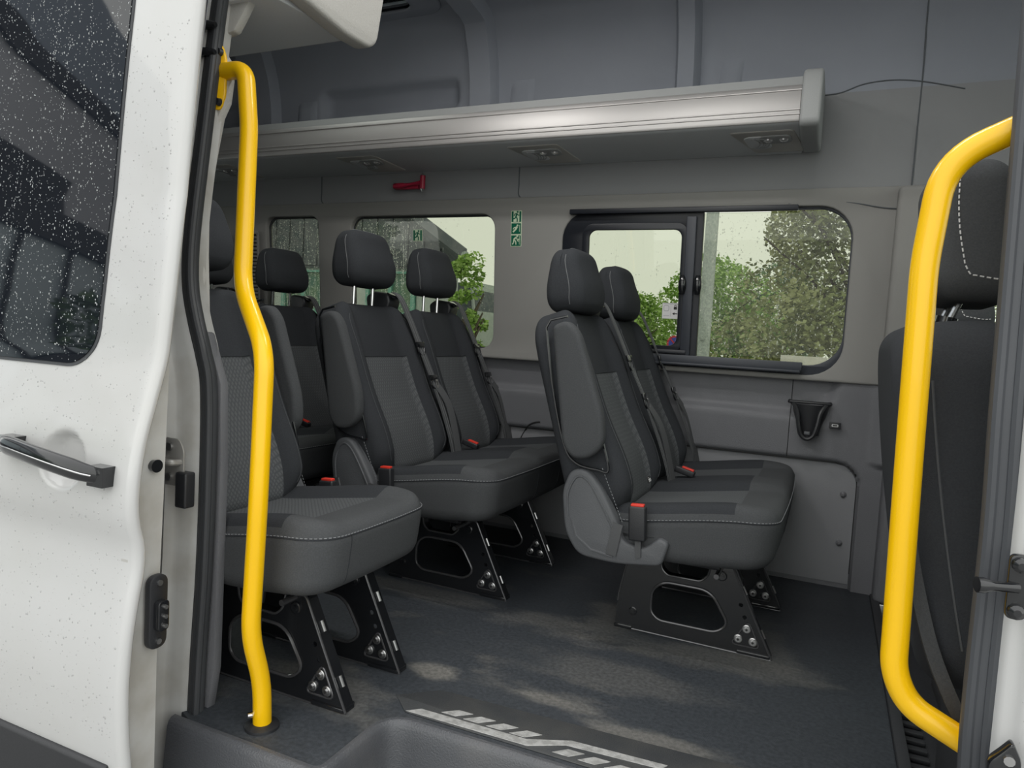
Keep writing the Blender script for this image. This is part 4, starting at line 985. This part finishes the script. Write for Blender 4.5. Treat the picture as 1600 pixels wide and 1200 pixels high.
a = G(); a.plate(fillet([(1.735, 1.765), (1.76, 1.90), (1.775, 2.02), (1.40, 2.05), (1.36, 1.76), (1.60, 1.735), (1.705, 1.74)], [.02, .03, .03, .02, .02, .03, .02], 4), [], lambda u, v, t: (-.745 + t, u, v), .055)
a.build('end_cap', 'trim_pale', near, bevel=.012, seg=3, smooth=60)
# roof bows / hangers rising from the far shelf
def bow(x0, x1, label, big=False):
    prof = [onl(0, z) for z in (1.93, 2.02, 2.12, 2.20, 2.27)] + [(0, lpt(v)[0], lpt(v)[1]) for v in (.84, .90, .95, .99)] + [(0, 2.6, 2.42), (0, 2.2, 2.42)]
    prof = [(p[1], p[2]) for p in prof]; q = G(); n = len(prof); vs = []
    for i, (y, z) in enumerate(prof):
        a_ = Vector(prof[max(i - 1, 0)]); b_ = Vector(prof[min(i + 1, n - 1)]); t_ = (b_ - a_).normalized(); nn = Vector((-t_.y, t_.x)) * (1 if True else -1)
        if nn.x > 0 and i < 5: nn = -nn
        if nn.y > 0 and i >= 5: nn = -nn
        d = .055 if i < 9 else .03
        for x, dd in ((x0 - .012, -.01), (x0, d * .6), (x0 + .010, d), (x1 - .010, d), (x1, d * .6), (x1 + .012, -.01)): vs.append((x, y + nn.x * dd, z + nn.y * dd))
    fs = [(i * 6 + k, i * 6 + k + 1, (i + 1) * 6 + k + 1, (i + 1) * 6 + k) for i in range(n - 1) for k in range(5)] + [(0, 1, 2, 3, 4, 5)]
    q.add(vs, fs); o = q.build('trim_9', 'liner', smooth=50); struct(o); o['label'] = label; return o
o = bow(-1.08, -.955, 'grey roof bow cover rising from the shelf, middle of three'); o.name = 'trim_10'
o = bow(-.115, -.03, 'grey roof bow cover nearest the shelf end'); o.name = 'trim_9'
o = bow(-2.46, -2.26, 'grey roof bow cover behind the rear yellow handle'); o.name = 'trim_11'
for x, w_, nm in ((.045, .09, 'trim_12'), (-.90, .12, 'trim_13'), (-2.15, .13, 'trim_14')):   # shallow pads beside each bow
    q = G(); q.grid(6, 14, lambda u, v: (x + w_ * u + .02 * v, onl(0, 1.93 + .20 * v)[1] - .014 * min(1, 6 * min(u, 1 - u, 1 - v)) + .002, 1.93 + .20 * v)); o = q.build(nm, 'liner', smooth=60); struct(o)
    o['label'] = 'shallow raised pad of the headliner beside a roof bow'

# ================================================================== SMALL THINGS ON THE FAR WALL
hm = thing('emergency_hammer', 'small red emergency hammer mounted above the middle window', 'hammer', (-1.40, 3.03, 1.665))
a = G(); a.tube([(-.092, .0, 0), (-.085, 0, 0), (-.04, 0, .002), (-.02, 0, .003), (.03, 0, .010), (.062, 0, .013)], [.012, .015, .014, .008, .008, .011], 10); a.build('hammer_grip', 'hammer_red', hm)
a = G(); a.tube([(.073, 0, -.018), (.073, 0, .046)], .013, 10); hh = a.build('hammer_head', 'hammer_red', hm)
for z0, z1 in ((-.018, -.034), (.046, .060)):
    q = G(); q.tube([(.073, 0, z0), (.073, 0, z1)], [.009, .002], 8); q.build('hammer_tip', 'chrome', hh)
a = G(); a.box((-.03, .026, .003), (.14, .026, .03)); a.build('wall_clip', 'hammer_red', hm, bevel=.004)

def icon_run(q, cx, cz, s, fn, th):      # running figure
    def limb(pts, r):
        for p, r_ in zip(pts, pts[1:]):
            d = Vector((r_[0] - p[0], r_[1] - p[1])); n = Vector((-d.y, d.x)).normalized() * r
            q.plate([(cx + s * (p[0] + n.x), cz + s * (p[1] + n.y)), (cx + s * (p[0] - n.x), cz + s * (p[1] - n.y)), (cx + s * (r_[0] - n.x), cz + s * (r_[1] - n.y)), (cx + s * (r_[0] + n.x), cz + s * (r_[1] + n.y))], [], fn, th)
    q.plate([(cx + s * (.14 + .09 * math.cos(t)), cz + s * (.40 + .09 * math.sin(t))) for t in [k * PI / 5 for k in range(10)]], [], fn, th)
    return limb
def sgn(root, x0, z0, w_, h, kinds, yf):
    q = G(); q.plate(rrect(x0, z0, x0 + w_, z0 + h * len(kinds), .003), [], lambda u, v, t: (u, yf(v) - .001 - t, v), .001); q.build('sign_border', 'sign_cream', root)
    for i, kd in enumerate(kinds):
        zc = z0 + h * (len(kinds) - 1 - i); m = w_ * .06
        q = G(); q.plate(rrect(x0 + m, zc + m, x0 + w_ - m, zc + h - m, .001), [], lambda u, v, t: (u, yf(v) - .0022 - t, v), .001); fld = q.build('sign_field', 'green_sign', root)
        f1 = lambda u, v, t: (u, yf(v) - .0036 - t, v); f2 = lambda u, v, t: (u, yf(v) - .0050 - t, v); cx, cz, s = x0 + w_ / 2, zc + h / 2, w_ * .95
        if kd == 'run':
            q = G(); q.plate([(cx - .26 * s, cz - .44 * h), (cx + .30 * s, cz - .44 * h), (cx + .30 * s, cz + .44 * h), (cx - .26 * s, cz + .44 * h)], [], f1, .001); q.build('doorway_symbol', 'sign_cream', fld)
            q = G(); lb = icon_run(q, cx, cz, s, f2, .001)
            lb([(.08, .28), (-.02, -.02)], .07); lb([(-.02, -.02), (.12, -.2), (.10, -.46)], .05); lb([(-.02, -.02), (-.14, -.18), (-.32, -.18)], .05); lb([(.08, .26), (-.14, .22), (-.2, .04)], .04); lb([(.08, .24), (.22, .1), (.30, .12)], .035)
            q.build('running_figure', 'green_sign', fld)
        elif kd == 'fly':
            q = G(); lb = icon_run(q, cx, cz - .12 * s, s, f1, .001); lb([(.1, .3), (-.05, .05)], .09); lb([(-.05, .05), (-.3, -.18)], .07); lb([(.02, .25), (-.2, .2), (-.3, .06)], .04); lb([(.34, .45), (.34, -.15)], .02); q.build('reaching_figure', 'sign_cream', fld)
        else:
            q = G(); lb = icon_run(q, cx, cz, s, f1, .001); lb([(.06, .30), (-.2, .12)], .07); lb([(-.2, .12), (-.22, -.18), (-.34, -.34)], .055); lb([(-.2, .12), (.0, -.1), (.02, -.36)], .05); lb([(.06, .28), (.16, .02), (.26, -.08)], .04); lb([(.34, .4), (.34, -.36)], .02); lb([(.2, .1), (.38, .1)], .06); q.build('crouching_figure', 'sign_cream', fld)
sg = thing('emergency_exit_sign', 'green sticker with three emergency exit pictograms on the pillar between the windows', 'sign')
sgn(sg, -.858, 1.374, .055, .055, ['run', 'fly', 'push'], Yu)
sg = thing('emergency_exit_sign', 'single small green running-figure sticker on the glass of the middle window', 'sign')
sgn(sg, -1.42, 1.405, .056, .058, ['run'], lambda z: Yu(z) + .034)
stk = thing('window_sticker', 'small white instruction sticker with padlock symbol on the sliding pane', 'sticker')
yf = lambda z: Yu(z) + .018
a = G(); a.plate(rrect(-.128, 1.068, -.052, 1.136, .002), [], lambda u, v, t: (u, yf(v) - t, v), .001); a.build('sticker_sheet', 'paper', stk)
fi = lambda u, v, t: (u, yf(v) - .0012 - t, v)
a = G(); a.plate(rrect(-.078, 1.108, -.064, 1.119, .002), [], fi, .0006); a.plate(rrect(-.076, 1.118, -.066, 1.128, .005), [rrect(-.0738, 1.120, -.0682, 1.1255, .0025)], fi, .0006); a.build('padlock_symbol', 'ink', stk)
a = G(); a.plate([(-.084, 1.090), (-.074, 1.096), (-.074, 1.092), (-.062, 1.092), (-.062, 1.088), (-.074, 1.088), (-.074, 1.084)], [], fi, .0006); a.build('arrow_symbol', 'ink', stk)
for x_ in (-.110,):
    a = G(); a.plate(rrect(x_ - .012, 1.100, x_ + .012, 1.126, .008), [rrect(x_ - .010, 1.102, x_ + .010, 1.124, .006)], fi, .0006); a.build('ring_symbol', 'ink_grey', stk)
a = G(); a.plate(rrect(-.091, 1.078, -.090, 1.130, .0003), [], fi, .0006); a.plate(rrect(-.122, 1.080, -.096, 1.082, .0003), [], fi, .0006); a.plate(rrect(-.124, 1.131, -.058, 1.1335, .0003), [], fi, .0006); a.build('ruled_line', 'ink_grey', stk, kind='stuff')

ch = thing('cup_holder', 'black moulded cup holder recessed in the wall under the large window', 'cup holder', (.50, 3.13, .70))
a = G()
def cup(u, v):
    ang = PI * (u - .5) * 1.0; tpr = 1 - .42 * sst(0, 1, v); wx = .068 * tpr * math.sin(ang * 1.0) ; wy = .050 * (1 - .45 * v) * math.cos(ang)
    return (wx + .004, -wy, .045 - .125 * v)
a.grid(16, 10, cup); cpb = a.build('cup_pocket', 'black_plastic', ch, smooth=70)
a = G(); a.tube(spline([(-.078, -.004, .052), (-.06, -.022, .045), (-.042, -.045, .01), (-.034, -.054, -.040), (-.022, -.054, -.078), (.0, -.054, -.092), (.022, -.054, -.078), (.034, -.054, -.040), (.042, -.045, .01), (.060, -.022, .045), (.078, -.004, .052)], 5), .0085, 8); a.build('cup_rim', 'black_plastic', ch)
a = G(); a.box((0, -.005, .052), (.155, .05, .010)); a.build('top_lip', 'black_plastic', ch, bevel=.004)
a = G(); a.box((.0, -.058, -.068), (.022, .012, .014)); a.build('drain_clip', 'seat_plastic', ch, bevel=.003)
us = thing('usb_socket', 'small black charging socket beside the cup holder', 'socket', (.600, 3.128, .668))
a = G(); a.plate(rrect(-.022, -.013, .022, .013, .004), [], lambda u, v, t: (u, -t, v), .008); a.build('socket_plate', 'black_plastic', us, bevel=.002)
a = G(); a.plate(rrect(-.012, -.005, .012, .005, .003), [rrect(-.009, -.003, .009, .003, .002)], lambda u, v, t: (u, -.0085 - t, v), .001); a.build('socket_rim', 'bolt', us)

vg = thing('air_vent', 'slatted air vent in the rear corner, beside the rear yellow handle', 'vent', (-2.46, 3.07, 1.24))
a = G(); a.plate(rrect(-.10, -.215, .07, .215, .015), [rrect(-.085, -.20, .058, .20, .01)], lambda u, v, t: (u, -.004 + t - v * .09, v), .012); a.build('vent_frame', 'trim_light', vg, bevel=.003)
a = G(); a.plate(rrect(-.087, -.202, .06, .202, .01), [], lambda u, v, t: (u, .010 + t - v * .09, v), .004); a.build('vent_back', 'ink', vg)
slat_me = None
for k in range(19):
    z = -.188 + k * .0205
    if slat_me is None:
        q = G(); q.box((-.013, 0, 0), (.145, .014, .008), Matrix.Rotation(.5, 3, 'X')); o = q.build('slat', 'trim_light', vg); slat_me = o.data
    else:
        o = bpy.data.objects.new('slat', slat_me); COL.objects.link(o); o.parent = vg
    o.location = (0, -.001 - z * .09, z)

# rain on the far windows (outside of the panes)
def pf(x0, x1, z0, z1, dy):
    def f(u, v):
        x = x0 + (x1 - x0) * u; z = z0 + (z1 - z0) * v; return ((x, Yu(z) + dy, z), 1)
    return f
M['drop_far'] = glass('rain_film', (.80, .82, .80), 3.0)
m_, n_a, l_a = shader('rain_bead'); oo = n_a.new('ShaderNodeOutputMaterial'); mx = n_a.new('ShaderNodeMixShader'); t1 = n_a.new('ShaderNodeBsdfTransparent'); t2 = n_a.new('ShaderNodeBsdfTranslucent')
t2.inputs[0].default_value = (.95, .97, .95, 1); mx.inputs[0].default_value = .7; l_a.new(t1.outputs[0], mx.inputs[1]); l_a.new(t2.outputs[0], mx.inputs[2]); l_a.new(mx.outputs[0], oo.inputs[0]); M['drop_dark'] = m_
drops('rain_drops', 1500, pf(-.02, .60, .91, 1.51, .0365), (.0008, .0034), win3, 'drop_dark', 11, .5, 26)
drops('rain_drops', 260, pf(-.475, -.055, .95, 1.44, .0215), (.0006, .0022), win3, 'drop_dark', 12, .5, 6)
w1 = bpy.data.objects['window_1']; w2 = bpy.data.objects['window_2']
drops('rain_drops', 1500, pf(-1.77, -1.36, .95, 1.52, .0355), (.001, .0032), w2, 'drop_dark', 13, .5, 70)
drops('rain_drops', 300, pf(-1.36, -.95, .89, 1.52, .0355), (.0008, .0024), w2, 'drop_dark', 14, .5, 10)
drops('rain_drops', 1400, pf(-2.34, -2.0, .94, 1.52, .0355), (.001, .0032), w1, 'drop_dark', 15, .5, 60)

# ================================================================== CAB SHELL (glimpsed past the pillars)
a = G(); a.plate([(.86, -.35), (2.3, -.35), (2.3, 1.45), (1.75, 2.32), (.86, 2.32)], [rrect(1.02, .93, 1.95, 1.48, .08)], lambda u, v, t: (u, 3.16 + t, v), .05)
cw = struct(a.build('wall_right', 'cab_black')); cw['label'] = 'driver door seen behind the far cab seat'
a = G(); a.plate(rrect(1.0, .91, 1.97, 1.50, .08), [], lambda u, v, t: (u, 3.19 + t, v), .003); a.build('pane', 'glass_light', cw)
a = G(); a.box((2.15, 2.2, .45), (.35, 1.95, .95)); db = struct(a.build('trim_15', 'cab_black', bevel=.06, seg=4)); db['label'] = 'dashboard in the cab'
a = G(); a.plate([(1.20, 0), (3.2, 0), (3.2, 1.2), (1.20, 1.2)], [rrect(1.32, .08, 3.08, 1.1, .1)], lambda u, v, t: (2.35 - v * .42 + t, u, .90 + v * 1.3), .04); ws = struct(a.build('window_5', 'cab_black')); ws['label'] = 'windscreen frame'
a = G(); a.plate([(1.30, .06), (3.1, .06), (3.1, 1.12), (1.30, 1.12)], [], lambda u, v, t: (2.36 - v * .42 + t, u, .90 + v * 1.2), .004); a.build('pane', 'glass_light', ws)
a = G(); a.plate([(1.14, -.45), (2.4, -.45), (2.4, .9), (1.14, .9)], [], lambda u, v, t: (u, 1.16 + t, v), .05); a.plate([(1.14, 1.5), (1.9, 1.5), (1.75, 2.35), (1.14, 2.35)], [], lambda u, v, t: (u, 1.22 + t, v), .05); fd_ = struct(a.build('door_2', 'white_paint')); fd_['label'] = 'white front door ahead of the doorway'
a = G(); a.plate([(1.14, .9), (2.3, .9), (1.9, 1.5), (1.14, 1.5)], [], lambda u, v, t: (u, 1.20 + t, v), .003); a.build('pane', 'glass_light', fd_)

# ================================================================== OUTSIDE
a = G(); a.grid(1, 1, lambda u, v: (-60 + 120 * u, -60 + 140 * v, -.76)); gnd = struct(a.build('ground', 'paving', smooth=0)); gnd['label'] = 'wet asphalt yard around the van'
def tree(x, y, h, r, m, label, n=5200, seed=1, zc=None, lsz=.11, group='trees beyond the far windows', name='leafy_tree'):
    rnd = random.Random(seed); z0 = -.76; t = thing(name, label, 'tree', (x, y, z0), group)
    q = G(); q.tube([(0, 0, 0), (.05, 0, h * .3), (-.05, .05, h * .62)], [.16, .12, .06], 8)
    for k in range(7):
        an = rnd.random() * 6.28; zz = h * rnd.uniform(.2, .5); q.tube([(0, 0, zz), (math.cos(an) * r * .35, math.sin(an) * r * .35, zz + h * .16), (math.cos(an) * r * .7, math.sin(an) * r * .7, zz + h * .27)], [.06, .04, .015], 5)
    q.build('trunk', 'bark', t)
    blobs = []
    for k in range(34):
        an = rnd.random() * 6.28; hh = rnd.uniform(.08, .93); rr = r * math.sqrt(max(.05, 1 - ((hh - .45) / .56) ** 2)) * rnd.uniform(.3, .85)
        blobs.append((math.cos(an) * rr, math.sin(an) * rr, h * hh, r * rnd.uniform(.22, .40)))
    q = G()
    for k in range(n):
        b = blobs[rnd.randrange(len(blobs))]; d = Vector((rnd.gauss(0, 1), rnd.gauss(0, 1), rnd.gauss(0, 1))).normalized() * b[3] * rnd.uniform(.72, 1.05)
        c = Vector(b[:3]) + d
        if c.z < .05: continue
        e1 = Vector((rnd.gauss(0, 1), rnd.gauss(0, 1), rnd.gauss(0, .6))).normalized(); e2 = e1.cross(Vector((rnd.gauss(0, 1), rnd.gauss(0, 1), rnd.gauss(0, 1)))).normalized(); s_ = lsz * rnd.uniform(.6, 1.2)
        q.add([c - e1 * s_ * .6, c + e2 * s_ * .35, c + e1 * s_ * .6, c - e2 * s_ * .35], [(0, 1, 2, 3)])
    f = q.build('foliage', m, t, smooth=0, kind='stuff'); return t
tree(1.15, 17.5, 8.0, 3.4, 'leaf2', 'large olive green tree filling the front half of the big window', 40000, 2, lsz=.12)
tree(-3.7, 27, 4.9, 2.7, 'leaf1', 'bright green tree behind the lamp post', 17000, 4, lsz=.14)
tree(-5.3, 22, 3.3, 1.5, 'leaf1', 'low bright green tree seen through the sliding pane', 9000, 5, lsz=.12)
tree(-1.4, 35, 5.4, 2.7, 'leaf3', 'darker green tree between lamp post and the large olive tree', 12000, 6, lsz=.16)
tree(9.5, 22, 6.5, 3.0, 'leaf2', 'olive green tree beyond the cab windows', 6000, 8, lsz=.16)
tree(-6.02, 12.4, 3.45, .5, 'leaf1', 'slim young tree with tufted branches at the front edge of the middle window', 3600, 9, lsz=.09)
lp = thing('lamp_post', 'grey galvanised lamp post standing outside the large window', 'lamp post', (-1.37, 12, -.76))
a = G(); a.tube([(0, 0, 0), (0, 0, 6)], [.115, .095], 16); a.build('pole', 'galv', lp)
a = G(); a.box((-.0, -.113, 1.9), (.07, .02, .16)); a.build('service_hatch', 'galv', lp, bevel=.005)
a = G(); a.tube([(0, 0, 6), (0, 0, 6.3), (0, -.6, 6.5)], .05, 10); a.box((0, -.9, 6.52), (.2, .6, .09)); a.build('lamp_head', 'galv', lp)
# pale panel wall
wl_ = thing('boundary_wall', 'low pale wall of upright panels outside, below the olive tree', 'wall', (-.2, 13, -.76))
for k in range(7):
    a = G(); a.box((.35 + k * .75, 0, .80), (.735, .10, 1.72)); a.build('wall_panel', 'concrete', wl_, bevel=.008)
# road sign: no stopping
rs = thing('road_sign', 'small round red and blue no-stopping sign at the bottom of the sliding pane', 'road sign', (-2.22, 14, -.76))
a = G(); a.cyl((0, 0, 0), (0, 0, 1.85), .03, 8); a.build('sign_post', 'galv', rs)
a = G(); a.cyl((0, -.04, 1.75), (0, -.055, 1.75), .165, 28); a.build('sign_disc', 'sign_red', rs)
a = G(); a.cyl((0, -.056, 1.75), (0, -.062, 1.75), .125, 28); a.build('sign_centre', 'sign_blue', rs)
for an in (.785, -.785):
    a = G(); a.box((0, -.066, 1.75), (.25, .006, .026), Matrix.Rotation(an, 3, 'Y')); a.build('sign_bar', 'sign_red', rs)
# building with gabled roof seen through the middle and rear window
bd = thing('building', 'building with overhanging dark gable roof and teal framed windows, seen through the middle window', 'building', (-7.6, 12, -.76))
def bl(x, y, z): return (x + 7.6, y - 12, z + .76)
a = G(); a.plate([(-15.6, -.76), (-7.45, -.76), (-7.45, 2.9), (-11.6, 5.55), (-15.6, 2.95)], [], lambda u, v, t: bl(u - .6 * t, 14.6 + t, v), 2.5); bwall = a.build('wall', 'facade', bd)
a = G(); a.plate([(-6.62, 2.52), (-6.62, 2.68), (-11.6, 5.90), (-16.6, 2.68), (-16.6, 2.52), (-11.6, 5.70)], [], lambda u, v, t: bl(u - .62 * t, 13.4 + t, v), 4); a.build('roof', 'roof_dark', bd)
a = G(); a.plate([(-7.45, 2.92), (-11.6, 5.62), (-15.6, 2.97), (-15.6, 2.42), (-7.9, 2.42)], [], lambda u, v, t: bl(u, 14.52 + t, v), .06); gb = a.build('gable_cladding', 'roof_dark', bd)
for k in range(18):
    x = -15.3 + k * .45; top = 5.6 - abs(x + 11.6) * .64
    q = G(); q.box(bl(x, 14.50, (2.45 + top) / 2), (.40, .03, max(.1, top - 2.5))); q.build('cladding_board', 'roof_dark', bd)
a = G(); a.plate([(-6.6, 2.50), (-6.6, 2.74), (-11.6, 5.98), (-11.6, 5.72)], [], lambda u, v, t: bl(u, 13.32 + t, v), .05); a.build('barge_board', 'roof_dark', bd)
a = G(); a.tube([bl(-6.60, 13.3, 2.60), bl(-6.60 - .62 * 4, 17.3, 2.60)], .09, 8); a.build('gutter', 'galv', bd)
a = G(); a.tube([bl(-7.3, 14.55, 2.45), bl(-6.8, 13.6, 2.62)], .03, 6); a.build('roof_strut', 'galv', bd)
for (wx0, wx1, wz0, wz1) in ((-9.95, -8.55, .2, 2.35), (-12.6, -11.2, .2, 2.35), (-14.9, -13.4, .2, 2.35)):
    q = G(); q.plate([(wx0, wz0), (wx1, wz0), (wx1, wz1), (wx0, wz1)], [[(wx0 + .1 + (wx1 - wx0 - .1) / 2 * i, wz0 + .1 + (wz1 - wz0) * j / 2), (wx0 + (wx1 - wx0 - .1) / 2 * (i + 1), wz0 + .1 + (wz1 - wz0) * j / 2), (wx0 + (wx1 - wx0 - .1) / 2 * (i + 1), wz0 - .05 + (wz1 - wz0) * (j + 1) / 2), (wx0 + .1 + (wx1 - wx0 - .1) / 2 * i, wz0 - .05 + (wz1 - wz0) * (j + 1) / 2)] for i in range(2) for j in range(2)], lambda u, v, t: bl(u, 14.48 + t, v), .1)
    f = q.build('window', 'teal', bd); q = G(); q.plate([(wx0, wz0), (wx1, wz0), (wx1, wz1), (wx0, wz1)], [], lambda u, v, t: bl(u, 14.55 + t, v), .02); q.build('pane', 'teal_glass', f)
sh = thing('shed', 'dark slate clad shed with sloping roof edge beyond the gabled building', 'shed', (-10.2, 18.6, -.76))
a = G(); a.plate([(-2.2, 0), (1.35, 0), (1.15, 2.9), (1.0, 3.22), (-2.2, 3.22)], [], lambda u, v, t: (u, t, v), 3); a.build('shed_wall', 'facade_grey', sh)
a = G(); a.plate([(1.0, 3.25), (1.06, 3.25), (1.45, .6), (1.38, .6)], [], lambda u, v, t: (u, -.1 + t, v), 3.2); a.build('roof_edge', 'galv', sh)
# long hall across the yard on the camera side (mirrored in the door glass)
hall = thing('hall', 'long grey hall with dark cladding bands across the yard, mirrored in the door glass', 'building', (-13.3, -5.9, -.76))
Rz = Matrix.Rotation(1.02, 3, 'Z'); M['hall_grey'] = mat('hall_cladding', (.50, .50, .53), .7); M['hall_blue'] = mat('hall_upper_cladding', (.28, .32, .38), .7); M['hall_dark'] = mat('hall_dark_band', (.02, .022, .026), .7); M['hall_glass'] = mat('hall_glazing', (.5, .58, .62), .3)  # glazing is pale: reflected sky put into its colour
for nm, m_, z0, z1, dd in (('plinth', 'hall_dark', 0, 1.2, 0), ('glazing', 'hall_glass', 1.2, 4.75, -.05), ('cladding_band', 'hall_dark', 4.75, 5.6, .1), ('cladding', 'hall_grey', 5.6, 7.35, 0), ('cladding_band', 'hall_dark', 7.35, 7.8, .1), ('upper_cladding', 'hall_blue', 7.8, 9.8, 0)):
    a = G(); a.box(Rz @ Vector((-8.5, 3.0 - dd / 2, (z0 + z1) / 2)), (25, 6 + dd, z1 - z0), Rz); a.build(nm, m_, hall)
for k in range(12):
    a = G(); a.box(Rz @ Vector((-20 + k * 2, -.02, 3)), (.09, .08, 3.5), Rz); a.build('mullion', 'hall_dark', hall)
for k, (fx, fy_, h_, r_) in enumerate(((-10.5, -6.2, 3.3, 1.5), (-12.3, -9.6, 3.7, 1.7), (-14.4, -13.2, 3.4, 1.7), (-16.6, -16.8, 3.9, 1.8))):
    tree(fx, fy_, h_, r_, 'leaf3', ('first', 'second', 'third', 'fourth')[k] + ' dark bush along the hall across the yard, counted from the van', 2500, 21 + k, lsz=.2, group='bushes along the hall', name='dark_bush')
